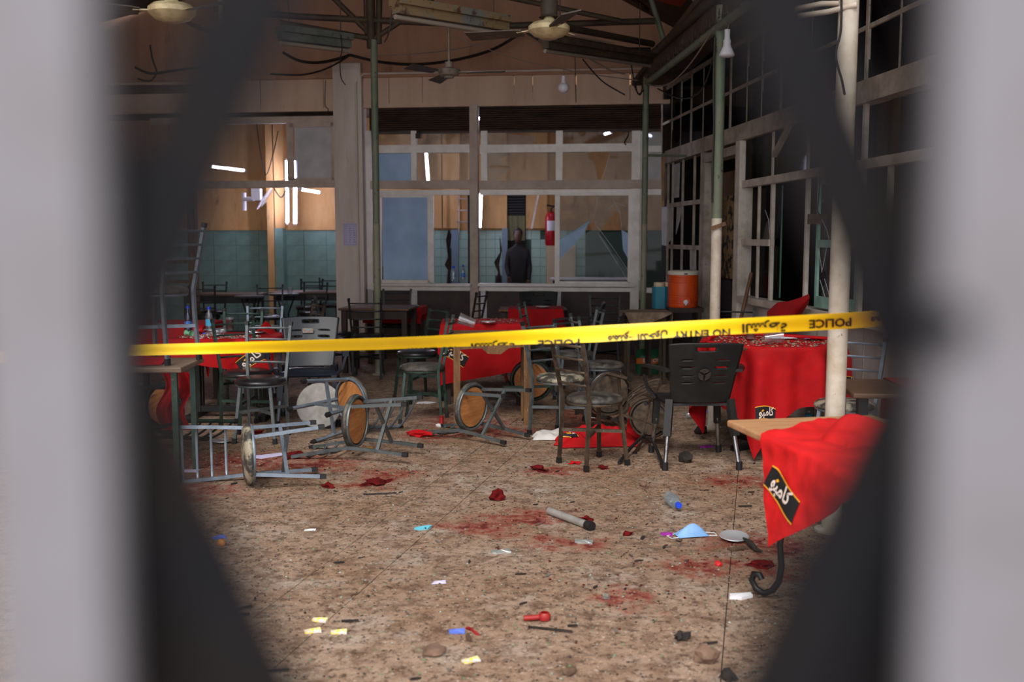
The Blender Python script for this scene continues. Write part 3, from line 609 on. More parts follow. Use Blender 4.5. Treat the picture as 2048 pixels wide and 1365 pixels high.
# near-left table post? thin pipe rail across the rear corner
tag(MB().tube([at(1292, 311, 11.5), at(1372, 312, 11.7)], .014, 8).build('cross_pipe', 'pole_green', None, 50), 'short thin green pipe running level from the corner post', 'pipe')
# ================================================================ FIXTURES
def ceiling_fan(label, c, rod, R, a0, body, blade, style=0):
    t = thing('ceiling_fan', label, 'fan', c)
    if style == 1: prof = [(0, -.05), (.05, -.05), (.055, -.035), (.10, -.02), (.125, .02), (.12, .04), (.05, .06), (.045, .12), (0, .12)]
    else: prof = [(0, -.055), (.06, -.055), (.075, -.045), (.11, -.035), (.15, 0), (.15, .03), (.12, .055), (.05, .07), (.03, .1), (0, .1)]
    MB().lathe(prof, 24).build('motor', body, t, 35)
    MB().tube([(0, 0, .1), (0, 0, rod)], .013, 8).build('down_rod', body, t, 50)
    if style == 2: MB().lathe([(.075, .095), (.06, .11), (.065, .21), (.05, .225), (0, .225)], 18).build('canopy_cup', 'rust_steel', t, 40)
    for k in range(3):
        M = Matrix.Rotation(math.radians(a0 + 120 * k), 4, 'Z')
        bl = MB(); tl = Matrix.Rotation(math.radians(14), 4, 'X')
        bl.prism([(.2, -.05), (.24, -.062), (R, -.075), (R + .01, .065), (.24, .05), (.2, .04)], -.004, .004, M @ tl); b = bl.build('blade', blade, t)
        MB().bar(M @ V((.10, 0, .01)), M @ V((.24, 0, .0)), .05, .008).build('blade_iron', body, b)
    return t
ceiling_fan('pale ceiling fan on a long white rod in front of the rear wall', at(898, 147, 11.0), .52, .60, -10, 'fan_grey', 'fan_blade', 1)
ceiling_fan('dusty ceiling fan with a rusty cup hanging near the roof truss', at(1098, 62, 7.4), .5, .62, 42, 'fan_cream', 'fan_blade', 2)
ceiling_fan('cream ceiling fan at the top left seen past the gate bar', at(344, 27, 6.6), .5, .58, -35, 'fan_cream', 'fan_blade', 0)
def lamp(name, label, c, prof_cap, prof_bulb, cord):
    t = thing(name, label, 'lamp', c)
    MB().lathe(prof_bulb, 20).build('bulb', 'bulb', t, 50); MB().lathe(prof_cap, 14).build('socket', 'white_plastic', t, 40); MB().tube(cord, .004, 6).build('cord', 'cable_pale', t); return t
lamp('hanging_lamp', 'round white bulb hanging on a thin cord before the lintel', at(1127, 175, 10.98), [(.035, .045), (.03, .06), (.024, .07), (.024, .12), (0, .12)], [(0, -.06), (.04, -.052), (.06, -.02), (.06, .015), (.04, .045), (0, .05)], [(0, 0, .12), (0, 0, .3), (0, 0, .44)])
lamp('hanging_lamp', 'white cone-shaped bulb hanging from the post left of the doorway', at(1454, 100, 7.7), [(.03, .05), (.03, .07), (.022, .08), (.022, .15), (0, .15)], [(0, -.055), (.05, -.05), (.06, -.04), (.055, -.025), (.03, .03), (.025, .06), (0, .06)], [(0, 0, .15), (.02, 0, .22), (0, 0, .28), (-.05, .1, .27)])
def trough(label, p0, p1, m, sz):
    t = thing('light_trough', label, 'light fixture'); d = p1 - p0
    MB().bar(p0, p1, sz, sz * .35).build('housing', m, t)
    off = V((0, 0, -sz * .38)); MB().bar(p0 + off, p1 + off, sz * .55, sz * .45).build('lamp_rail', m, t)
    MB().tube([p0 + off * 2, p1 + off * 2], sz * .13, 8).build('dead_tube', 'cable_pale', t, 50)
    for k in (.12, .88): MB().tube([p0 + d * k, p0 + d * k + V((0, 0, .5))], .005, 5).build('hanger', 'cable', t)
    return t
trough('grey batten light fixture hanging left of the green post', at(560, 58, 9.2), at(697, 76, 9.8), 'fixture', .16)
trough('rust-flecked light trough hanging near the roof truss', at(790, 2, 7.6), at(1012, 40, 8.4), 'fixture_rust', .15)
trough('dark sooty light trough slung below the right roof slope', at(1090, 78, 8.6), at(1300, 112, 10.4), 'rust_steel', .13)
def tube_lamp(label, p0, p1, r=.02):
    t = thing('tube_lamp', label, 'light'); d = (p1 - p0).normalized()
    MB().tube([p0, p1], r, 10).build('glowing_tube', 'tube_light', t, 50)
    MB().bar(p0 + V((0, .05, .0)), p1 + V((0, .05, .0)), .05, .03).build('batten', 'white_plastic', t)
    for a, b in ((p0 - d * .03, p0), (p1, p1 + d * .03)): MB().tube([a, b], r * 1.05, 10).build('end_cap', 'white_plastic', t)
tube_lamp('slanted glowing tube lamp in the dark left bay', at(422, 333, 15.2), at(487, 341, 15.6))
tube_lamp('left one of two upright violet tube lamps in the left bay', at(573, 322, 16.2), at(574, 446, 16.2), .018)
tube_lamp('right one of two upright violet tube lamps, beside the frosted sash', at(590, 322, 16.0), at(590, 447, 16.0), .026)
tube_lamp('small slanted glowing tube lamp below the frosted sash', at(603, 379, 15.6), at(638, 385, 15.9))
tube_lamp('leaning upright tube lamp seen through the open middle window', at(962, 388, 15.9), at(959, 455, 15.9), .025)
tube_lamp('thin upright tube lamp seen through the transom of the left window', at(852, 305, 16.1), at(856, 362, 16.1), .016)
tube_lamp('short tube lamp glowing behind the corner window transom', at(1284, 266, 15.2), at(1302, 272, 15.6))
tube_lamp('short bright ceiling tube behind the narrow transom', at(1210, 268, 15.4), at(1222, 264, 15.0))
tube_lamp('unseen ceiling tube added to light the middle of the rear room', V((-.6, 15.0, 3.3)), V((.6, 15.0, 3.3)))  # lamp added out of sight behind the shutter to brighten the room
# wall fan in the left bay
p = at(492, 398, 15.9); t = thing('wall_fan', 'white wall fan tilted down in the left bay', 'fan', p)
MB().tube([(-.06, .1, -.18), (-.06, .1, .1)], .035, 10).build('wall_bracket', 'white_plastic', t, 50); MB().tube([(-.06, .08, .0), (.12, .02, .0)], .035, 10).build('arm', 'white_plastic', t, 50); MB().box(.10, .24, -.07, .07, -.02, .16).build('motor', 'white_plastic', t)
cg = V((.30, -.05, .0)); M = Matrix.Translation(cg) @ Matrix.Rotation(math.radians(-55), 4, 'Y') @ Matrix.Rotation(math.radians(8), 4, 'X')
gr = MB()
for rr in (.06, .11, .16, .20): gr.tube([M @ V((rr * math.cos(a), rr * math.sin(a), .03 * (1 - rr / .2))) for a in [math.tau * i / 24 for i in range(25)]], .004, 5, False)
for k in range(14): gr.tube([M @ V((.02 * math.cos(a), .02 * math.sin(a), .03)) for a in (k * math.tau / 14,)] + [M @ V((.2 * math.cos(k * math.tau / 14), .2 * math.sin(k * math.tau / 14), 0))], .003, 4)
gr.build('guard', 'white_plastic', t)
for k in range(3): MB().prism([(.02, -.02), (.17, -.06), (.18, .05), (.02, .02)], -.035, -.03, M @ Matrix.Rotation(k * math.tau / 3, 4, 'Z') @ Matrix.Rotation(.3, 4, 'X')).build('blade', 'bottle_clear', t)
# things in the rear room
p = at(1102, 447, 16.3); t = thing('fire_extinguisher', 'red fire extinguisher hanging in the rear room', 'extinguisher', p)
MB().lathe([(0, -.36), (.08, -.36), (.095, -.33), (.095, .10), (.07, .16), (.03, .19), (0, .19)], 18).build('cylinder', 'ext_red', t, 40); MB().tube([(0, 0, .19), (0, 0, .24), (.06, 0, .27), (-.07, 0, .29)], .015, 8).build('valve', 'rubber', t, 50)
MB().grid(lambda u, v: (.097 * math.cos(-2.3 + 1.4 * u), .097 * math.sin(-2.3 + 1.4 * u), -.12 + .16 * v), 6, 1).build('label_panel', 'white_paper', t); MB().tube([(.07, 0, .26), (.12, -.02, .1), (.11, -.02, -.1)], .012, 6).build('hose', 'rubber', t, 60)
t = thing('ladder_rack', 'pinkish metal ladder fixed to the rear room wall', 'ladder')
for px in (917, 936): MB().tube([at(px, 385, 16.3), at(px, 465, 16.3)], .012, 6).build('side_rail', 'fan_grey', t)
for py in (398, 421, 444): MB().tube([at(913, py, 16.28), at(937, py, 16.28)], .012, 6).build('rung', 'fan_grey', t)
tag(MB().bar(at(941, 380, 15.8), at(942, 575, 15.8), .09, .06).build('dark_duct', 'chair_black'), 'black upright duct behind the middle mullion', 'duct')
tag(MB().bar(at(1077, 388, 16.3), at(1063, 458, 16.3), .03, .03).build('conduit_pipe', 'alu'), 'grey pipe leaning on the ochre rear wall', 'pipe')
t = thing('cupboard', 'cream cupboard below the fire extinguisher in the rear room', 'cupboard')
a = at(1093, 545, 16.2); c = at(1113, 492, 16.2); MB().box(a.x, c.x + .3, 16.05, 16.5, a.z - .5, c.z).build('carcass', 'jug_cream', t); MB().box(a.x + .02, c.x + .28, 16.03, 16.05, a.z - .46, c.z - .04).build('door', 'jug_cream', t)
# person standing in the rear doorway
P0 = at(1036, 470, 16.15); pb = V((P0.x, P0.y, 0))
t = thing('person', 'person in dark clothes standing inside the rear doorway', 'person', pb); t.scale = (.86, .86, .94)
me = bpy.data.meshes.new('body')
vs = [(0, 0, .95), (0, 0, 1.15), (0, 0, 1.38), (0, -.01, 1.50), (0, -.02, 1.58), (-.17, 0, 1.40), (-.22, -.04, 1.14), (-.17, -.2, .98), (.17, 0, 1.40), (.23, -.03, 1.13), (.2, -.14, .92), (-.09, 0, .90), (-.10, -.02, .50), (-.10, .02, .08), (-.11, -.12, .03), (.09, 0, .90), (.11, -.01, .50), (.11, .03, .08), (.12, -.11, .03)]
es = [(0, 1), (1, 2), (2, 3), (3, 4), (2, 5), (5, 6), (6, 7), (2, 8), (8, 9), (9, 10), (0, 11), (11, 12), (12, 13), (13, 14), (0, 15), (15, 16), (16, 17), (17, 18)]
rd = [.16, .15, .15, .065, .055, .075, .055, .04, .075, .055, .04, .09, .065, .05, .04, .09, .065, .05, .04]
me.from_pydata(vs, es, []); ob = bpy.data.objects.new('body', me); COL.objects.link(ob); ob.parent = t
sk = ob.modifiers.new('skin', 'SKIN')
for i, d in enumerate(me.skin_vertices[0].data): d.radius = (rd[i], rd[i] * .8); d.use_root = i == 0
ob.modifiers.new('sub', 'SUBSURF').levels = 1; me.materials.append(MATS['dark_clothes'])
MB().lathe([(0, -.13), (.05, -.12), (.075, -.05), (.08, .02), (.07, .08), (0, .12)], 16, Matrix.Translation((0, -.03, 1.68))).build('head', 'skin', t, 60)
MB().lathe([(.083, .0), (.088, .05), (.075, .10), (0, .135)], 16, Matrix.Translation((0, -.015, 1.68))).build('hair', 'hair', t, 60)
MB().prism([(-.012, 0), (.012, 0), (.0, .035)], 0, .025, Matrix.Translation((0, -.125, 1.65)) @ Matrix.Rotation(math.pi / 2, 4, 'X')).build('nose', 'skin', t)
for s in (-1, 1):
    MB().lathe([(0, -.008), (.009, 0), (0, .008)], 8, Matrix.Translation((s * .03, -.10, 1.695))).build('eye', 'hair', t)
    q = V((-.17, -.2, .98)) if s < 0 else V((.2, -.14, .92)); hd = MB()
    hd.lathe([(0, -.045), (.03, -.03), (.035, .02), (0, .04)], 10, Matrix.Translation(q + V((0, -.02, -.03))))
    for k in range(4): hd.tube([q + V((-.024 + .016 * k, -.03, -.05)), q + V((-.026 + .017 * k, -.045, -.085)), q + V((-.024 + .016 * k, -.035, -.11 + .006 * abs(k - 1.5)))], [.009, .008, .006], 6)
    hd.tube([q + V((.03 * -s, -.03, -.02)), q + V((.045 * -s, -.05, -.05)), q + V((.04 * -s, -.06, -.07))], [.01, .009, .007], 6); hd.build('hand', 'skin', t, 60)
# ================================================================ CABLES
def cable(label, pts, r=.008, m='cable', name='cable'):
    P = [V(p) for p in pts]; Q = []
    for i in range(len(P) - 1):
        p0 = P[max(i - 1, 0)]; p1 = P[i]; p2 = P[i + 1]; p3 = P[min(i + 2, len(P) - 1)]
        for k in range(6):
            s = k / 6; Q.append(.5 * ((2 * p1) + (p2 - p0) * s + (2 * p0 - 5 * p1 + 4 * p2 - p3) * s * s + (3 * p1 - p0 - 3 * p2 + p3) * s ** 3))
    Q.append(P[-1]); return tag(MB().tube(Q, r, 6).build(name, m, None, 60), label, 'cable')
D = 13.1
cable('thick black cable sagging across the gable between two hooks', [at(x, y, D) for x, y in ((700, 110), (760, 124), (830, 129), (900, 122), (960, 108), (1000, 92), (1048, 62))], .02)
cable('black cable dropping from the gable hook to the right light trough', [at(x, y, D) for x, y in ((1048, 62), (1070, 76), (1090, 86), (1125, 98), (1160, 110))], .016)
cable('pair of cables drooping left of the pillar top', [at(x, y, D) for x, y in ((700, 110), (680, 117), (640, 125), (600, 122), (565, 105))], .02)
cable('lower cable drooping left of the pillar top', [at(x, y, D) for x, y in ((698, 112), (672, 128), (640, 142), (600, 150), (540, 148))], .012)
cable('cable looping behind the left gate bar', [at(x, y, D) for x, y in ((270, 135), (300, 147), (340, 143), (400, 135), (470, 128))], .018)
cable('lower cable loop behind the left gate bar', [at(x, y, D) for x, y in ((275, 158), (300, 162), (313, 145), (305, 118), (300, 90))], .012)
cable('thin pale wire stretched across the gable', [at(x, y, D) for x, y in ((730, 112), (830, 108), (930, 95), (1045, 62))], .006, 'cable_pale')
cable('thin wire running from the fan rod down to the corner', [at(x, y, 11) for x, y in ((905, 72), (980, 100), (1060, 125), (1180, 148), (1275, 161))], .005, 'cable_pale')
cable('stray wire hanging from the grey batten light', [at(x, y, 9.6) for x, y in ((682, 70), (684, 100), (680, 120), (682, 155), (691, 170))], .005)
cable('wire trailing down the left lintel board', [at(x, y, 13.4) for x, y in ((651, 160), (650, 208), (656, 218), (658, 232))], .006)
cable('black wire dropping from the dark trough to the corner post', [at(x, y, 11) for x, y in ((1165, 118), (1190, 148), (1212, 168), (1250, 190))], .008)
cable('pale rod leaning from the dark trough to the corner', [at(x, y, 11.5) for x, y in ((1150, 100), (1215, 138), (1250, 148))], .010, 'cable_pale')
cable('thin wire hanging down over the right roller shutter', [at(x, y, 12.9) for x, y in ((1150, 112), (1151, 160), (1152, 205))], .006)
cable('curled wire hanging over the shattered transom', [at(x, y, 13.1) for x, y in ((1257, 262), (1256, 272), (1249, 284), (1252, 290))], .008)
cable('tangle of wires wound round the top of the corner post', [at(x, y, 11.3) for x, y in ((1262, 125), (1266, 150), (1270, 175), (1280, 190), (1284, 170), (1272, 165), (1276, 188), (1288, 180))], .008)
cable('pale wire sagging below the gutter rail', [G0.lerp(G1, s) + V((-.03, 0, -.20 * math.sin(math.pi * s))) for s in (0, .25, .5, .75, 1)], .007, 'cable_pale')
cable('dark wire sagging from the gutter across the upper panes', [G0.lerp(G1, s) + V((.02 + .15 * math.sin(math.pi * s), 0, -.34 * math.sin(math.pi * s))) for s in (.1, .3, .5, .7, 1)], .008)
cable('cable running down beside the whitewashed post', [at(x, y, 7.97) for x, y in ((1430, 75), (1427, 160), (1428, 250), (1425, 330), (1424, 405))], .008)
cable('cable hanging loose beside the thick white post', [at(x, y, 5.05) for x, y in ((1683, -20), (1682, 60), (1672, 110), (1684, 160), (1690, 190))], .006)
cable('cable looped inside the left bay above the wall fan', [at(x, y, 15.5) for x, y in ((512, 240), (520, 300), (532, 350), (548, 300), (556, 262))], .008)
cable('cable tail hanging between the two upright tube lamps', [at(x, y, 15.8) for x, y in ((547, 375), (562, 395), (575, 378), (582, 380))], .010)
cable('thin wires hanging over the broken sash of the right window', [at(x, y, 7.4) for x, y in ((1641, 345), (1638, 390), (1635, 420), (1640, 430))], .004)
p = at(1660, 1, 7); 
cable('fallen black cable hanging from the light trough beside the king post', [at(x, y, 9) for x, y in ((785, 8), (782, 40), (776, 70), (768, 85))], .006)
tag(MB().box(-.07, .07, -.03, .02, -.05, .03).build('hanging_brick', 'debris_brown', None, None, Matrix.Translation(RM @ V((ru(1640), -.03, rw(1640, 436)[1])))), 'broken brown chunk wedged in the shattered green sash', 'debris')
tag(MB().prism([(-.32, 0), (.05, -.12), (.3, -.1), (.1, .3), (-.2, .35)], 0, .012, RM @ Matrix.Translation((ru(1570), .5, 1.06)) @ Matrix.Rotation(math.radians(80), 4, 'X')).build('glass_sheet', 'pane_dusty'), 'broken glass sheet leaning inside the right window', 'glass')
# ================================================================ FURNITURE
SEAT_H = .455
def make_chair(label, metal, seat_m, under='plywood'):
    t = thing('metal_chair', label, 'chair')
    s = MB().lathe([(0, SEAT_H + .035), (.10, SEAT_H + .035), (.165, SEAT_H + .028), (.19, SEAT_H + .012), (.195, SEAT_H - .005), (.185, SEAT_H - .018)], 28).build('seat', seat_m, t, 60)
    MB().lathe([(0, SEAT_H - .022), (.155, SEAT_H - .022), (.155, SEAT_H - .010), (0, SEAT_H - .010)], 24).build('seat_board', under, s, 40)
    MB().tube([(.178 * math.cos(math.tau * i / 28), .178 * math.sin(math.tau * i / 28), SEAT_H - .022) for i in range(29)], .011, 6, False).build('seat_ring', metal, t, 60)
    for sx in (-1, 1):
        f = MB().bar((sx * .115, .125, SEAT_H - .02), (sx * .155, .165, .015), .022).build('leg', metal, t); MB().bar((sx * .1545, .1645, .04), (sx * .1563, .1663, 0), .029).build('foot_cap', 'rubber', f)
        k = MB(); pts = [(sx * .155, -.185, .015), (sx * .15, -.165, .30), (sx * .15, -.16, SEAT_H), (sx * .165, -.20, .66), (sx * .175, -.245, .88)]
        for a, b in zip(pts, pts[1:]): k.bar(a, V(b) + (V(b) - V(a)).normalized() * .004, .022)
        f = k.build('back_leg', metal, t); MB().bar((sx * .155, -.184, .04), (sx * .1552, -.1857, 0), .029).build('foot_cap', 'rubber', f); MB().bar((sx * .174, -.2405, .862), (sx * .176, -.2475, .892), .028).build('post_cap', 'rubber', f)
    for k in range(4):
        z = .575 + k * .088; x = .155 + .02 * (z - .46) / .42; y = -.16 - .085 * max(0, (z - SEAT_H)) / .425
        MB().tube([(x * math.sin(a), y - .035 * math.cos(a) * 1.0 + .0, z) for a in [-math.pi / 2 + math.pi * i / 8 for i in range(9)]], .009, 6).build('rung', metal, t, 60)
    MB().bar((-.135, .145, .225), (.150, -.17, .225), .02, .022).build('stretcher', metal, t); MB().bar((.135, .145, .235), (-.150, -.17, .235), .02, .022).build('stretcher', metal, t)
    return t
proto = {}
def chair(kind, label, M=None, px=None, d=None, face=0, loc=None, group='ladder-back metal chairs'):
    """face: compass of the way the sitter looks, degrees from +x"""
    cfg = dict(metal=('chair_metal', 'vinyl_dusty', 'plywood'), torn=('chair_metal', 'vinyl_torn', 'plywood'), brown=('chair_brown', 'vinyl_dusty', 'plywood'), blue=('chair_blue', 'vinyl_dusty', 'plywood'), clean=('chair_metal', 'vinyl', 'plywood'), green=('chair_green', 'vinyl_dusty', 'plywood'), gclean=('chair_green', 'vinyl', 'plywood'), dark=('chair_black', 'vinyl', 'underside_dark'), bdark=('chair_blue', 'vinyl_torn', 'underside_dark'), brdark=('chair_brown', 'vinyl', 'underside_dark'))[kind]
    if M is None:
        if loc is None: p = at(px, 475, d); loc = (p.x, p.y, 0)
        M = Matrix.Translation(loc) @ Matrix.Rotation(math.radians(face - 90), 4, 'Z')
    if kind not in proto:
        c = make_chair(label, *cfg); c['group'] = group; c.matrix_basis = M; proto[kind] = c; return c
    return dup(proto[kind], label, M=M, group=group)
def fallen(kind, label, px, d, up, face, zc, sc=1.0):
    """lying chair: up = direction its seat faces, face = way the sitter would look; placed by its seat centre"""
    u = V(up).normalized(); f = V(face); f = (f - u * f.dot(u)).normalized(); s = f.cross(u)
    R = frameM((0, 0, 0), s, f, u); p = at(px, 475, d)
    M = Matrix.Translation((p.x, p.y, zc)) @ R @ Matrix.Scale(sc, 4) @ Matrix.Translation((0, 0, -SEAT_H))
    # rest on the floor: shift by lowest corner
    low = 9
    for q in ((.155, .165, 0), (-.155, .165, 0), (.155, -.185, 0), (-.155, -.185, 0), (.175, -.25, .89), (-.175, -.25, .89)): low = min(low, (M @ V(q)).z)
    for i in range(24):
        a = math.tau * i / 24
        for z in (SEAT_H + .02, SEAT_H - .03): low = min(low, (M @ V((.195 * math.cos(a), .195 * math.sin(a), z))).z)
    M = Matrix.Translation((0, 0, .004 - low)) @ M
    return chair(kind, label, M=M, group='overturned metal chairs')
# upright chairs, nearest first
chair('brown', 'brown-posted metal chair standing alone at centre in front of the red heap', px=1192, d=6.72, face=33)
chair('torn', 'metal chair with a torn seat edge behind the brown-posted one', px=1122, d=7.7, face=-48)
chair('metal', 'metal chair with a dusty seat right of the worn wooden table', px=1206, d=8.5, face=8)
chair('green', 'green-posted chair with a dusty seat left of the black-bannered cloth', px=842, d=8.35, face=176)
chair('gclean', 'dark-seated chair behind the green-posted one at centre left', px=832, d=9.4, face=215)
chair('clean', 'shiny black-seated chair facing the gate at left', px=513, d=7.55, face=-94)
chair('gclean', 'green metal chair with a black seat beside the left red table', px=487, d=7.98, face=-50)
chair('blue', 'worn chair at the back edge of the left red table', px=516, d=9.75, face=-88)
chair('green', 'chair tucked against the far side of the left red table', px=470, d=9.0, face=-88)
chair('brown', 'small side-on chair behind the shiny black plastic chair', px=588, d=10.1, face=-150)
chair('dark', 'dark chair pushed up to the front of the bare brown table', px=733, d=11.0, face=92)
chair('dark', 'dark chair on the far side of the bare brown table', px=790, d=12.5, face=-88)
chair('dark', 'dark side-on chair at the left end of the bare brown table', px=672, d=11.2, face=14)
chair('dark', 'dark chair leaning by the middle mullion', px=926, d=12.2, face=160)
chair('dark', 'dark chair against the panels left of the rag-covered table', px=1213, d=11.4, face=-92)
chair('green', 'narrow side-on chair in front of the far red table', px=1092, d=10.0, face=-10)
chair('metal', 'narrow-backed chair just behind the centre chairs, seen edge-on', px=1150, d=9.3, face=185)
chair('bdark', 'chair with a green-patched torn seat behind the thick white post', px=1700, d=6.45, face=-128)
chair('dark', 'grey-railed chair near the burnt doorway with a handle leaning on it', px=1468, d=9.25, face=-110)
# inner left bay
for px, d, fc, lb in ((419, 14.6, -86, 'dark chair at the left of the inner bay behind the low table'), (408, 13.9, 95, 'dark chair near the wooden post of the left bay'), (535, 13.7, -80, 'tall dark chair at the middle of the left bay'), (620, 14.4, -95, 'dark chair before the teal wall right of the bay pier'), (613, 15.6, -95, 'small dark chair at the back of the left bay'), (656, 16.1, -85, 'farthest small dark chair beside the pillar')):
    chair('dark', lb, px=px, d=d, face=fc, group='chairs in the inner left bay')
# chair set on top of the near left table
c0 = at(318, 475, 6.35); chair('blue', 'grey chair standing up on the near left table', loc=(c0.x - .04, c0.y + .05, .752), face=160)
# overturned chairs
fallen('bdark', 'chair lying on its side at left with its seat edge to the gate', 484, 6.12, (-1, -.36, 0), (.3, -1, .1), .2)
fallen('metal', 'chair lying on its back with orange plywood showing at centre left', 703, 6.95, (-.97, .25, 0), (0, 0, 1), .2)
fallen('blue', 'overturned chair behind the orange-bottomed one, legs toward the gate', 700, 7.75, (.66, .75, .06), (-.6, .4, .6), .2)
fallen('metal', 'overturned chair with torn black underside before the worn table', 940, 7.65, (-.80, .58, .04), (-.3, .2, .9), .2)
fallen('gclean', 'overturned chair with plywood underside beneath the worn table', 1064, 8.75, (.12, .97, .1), (.7, 0, .7), .2)
fallen('brdark', 'overturned chair with a dark round underside by the plastic chair', 1304, 7.36, (.30, .95, .06), (.5, -.1, -.9), .2, .80)
fallen('brdark', 'overturned chair in the shadow behind the red heap', 1222, 8.0, (-.30, .9, .1), (.5, .2, .8), .2)
fallen('gclean', 'overturned dark chair at far left under the drooping cloth', 318, 7.15, (.5, .85, 0), (-.5, 0, .8), .2)
# ---- plastic armchairs
def plastic_chair(label, loc, face, m, legs):
    t = thing('plastic_chair', label, 'chair', loc, face - 90)
    W = .245
    def back(u, v):
        z = .44 + .42 * v; w = .20 + .05 * v; x = (u * 2 - 1) * w; y = -.20 - .16 * v + .03 * (1 - (u * 2 - 1) ** 2) * -1.0; return (x, y, z - .012 * (abs(u * 2 - 1) ** 4) * v)
    full = MB(); NU, NV = 24, 60
    def hole(i, j):
        u = (i + .5) / NU; v = (j + .5) / NV
        if .87 < v < .93 and .36 < u < .64: return True
        for vv in (.34, .46, .60, .73):
            if abs(v - vv) < .0095 and (.17 < u < .34 or .66 < u < .83): return True
        return False
    P = [[V(back(i / NU, j / NV)) for i in range(NU + 1)] for j in range(NV + 1)]; w = NU + 1; fs = []
    for j in range(NV):
        for i in range(NU):
            if not hole(i, j): fs.append((j * w + i, j * w + i + 1, (j + 1) * w + i + 1, (j + 1) * w + i))
    full.add([p for r in P for p in r], fs); b = full.build('backrest', m, t, 50); so = b.modifiers.new('thickness', 'SOLIDIFY'); so.thickness = .012
    # round three-spoked emblem pressed into the back
    e = MB(); ec = V(back(.5, .5)); nrm = V((0, -.934, -.357)); ex = V((1, 0, 0)); ez = nrm.cross(ex) * -1
    for sgn in (-1, 1):
        o = ec + nrm * .016 * sgn
        for k in range(3):
            a0 = math.pi / 2 + k * math.tau / 3 + .12; a1 = a0 + math.tau / 3 - .24
            pts = [o] + [o + (ex * math.cos(a0 + (a1 - a0) * i / 6) + ez * math.sin(a0 + (a1 - a0) * i / 6)) * .042 for i in range(7)]
            pts[0] = o + (ex * math.cos((a0 + a1) / 2) + ez * math.sin((a0 + a1) / 2)) * .009
            e.add(pts + [q - nrm * .006 * sgn for q in pts], [tuple(range(8)), tuple(range(15, 7, -1))] + [(i, (i + 1) % 8, 8 + (i + 1) % 8, 8 + i) for i in range(8)])
    e.build('emblem', 'underside_dark' if m == 'plastic_black' else m, b)
    s = MB().grid(lambda u, v: ((u * 2 - 1) * (.205 + .03 * v), -.21 + .43 * v, .435 + .02 * v - .02 * math.sin(math.pi * v) - (.035 if v > .93 else 0)), 10, 12, .018).build('seat', m, t, 50)
    for sx in (-1, 1):
        MB().bar((sx * .215, .205, .42), (sx * .225, .22, .22), .045, .04).build('leg_socket', m, t); MB().bar((sx * .205, -.20, .46), (sx * .23, -.26, .22), .05, .04).build('leg_socket', m, t)
        for a, b_ in (((sx * .22, .21, .26), (sx * .245, .245, .02)), ((sx * .222, -.245, .26), (sx * .25, -.31, .02))):
            l = MB().tube([a, b_], .015, 10).build('leg', legs, t, 50); MB().tube([V(b_) + V((0, 0, .035)), (b_[0], b_[1], 0)], .021, 10).build('foot_cap', 'rubber', l, 50)
        ar = MB(); pts = [(sx * .235, -.30, .67), (sx * .275, -.20, .675), (sx * .315, .02, .665), (sx * .32, .15, .65), (sx * .315, .21, .58), (sx * .285, .21, .48), (sx * .235, .18, .42)]
        for a, b_ in zip(pts, pts[1:]): ar.bar(a, V(b_) + (V(b_) - V(a)).normalized() * .012, .05 if a[2] > .6 else .035, .02, up=(0, 0, 1))
        ar.build('armrest', m, t)
    return t, back
PC, bk = plastic_chair('black plastic armchair seen from behind at centre right', V((1.262, 6.85, 0)), 92, 'plastic_black', 'chrome')
PC2, bk = plastic_chair('glossy dark plastic chair facing the gate beside the left red table', at(612, 475, 8.3) - V((0, 0, 1.55)), -82, 'plastic_blue', 'chair_blue')
MB().box(-.045, .045, -.004, .004, -.02, .02).build('sticker', 'sticker', PC2, None, Matrix.Translation((.02, -.303, .745)) @ Matrix.Rotation(math.radians(-20), 4, 'X'))
plastic_chair('black plastic chair back rising behind the far red table', at(1079, 475, 12.4) - V((0, 0, 1.55)), -90, 'plastic_black', 'chair_black'); plastic_chair('dark plastic chair at the right of the far red table', at(1140, 475, 10.6) - V((0, 0, 1.55)), 175, 'plastic_black', 'chair_black')
plastic_chair('dark plastic chair seen through the blue window pane', (at(775, 475, 14.6) - V((0, 0, 1.3))), -60, 'plastic_black', 'chair_black')
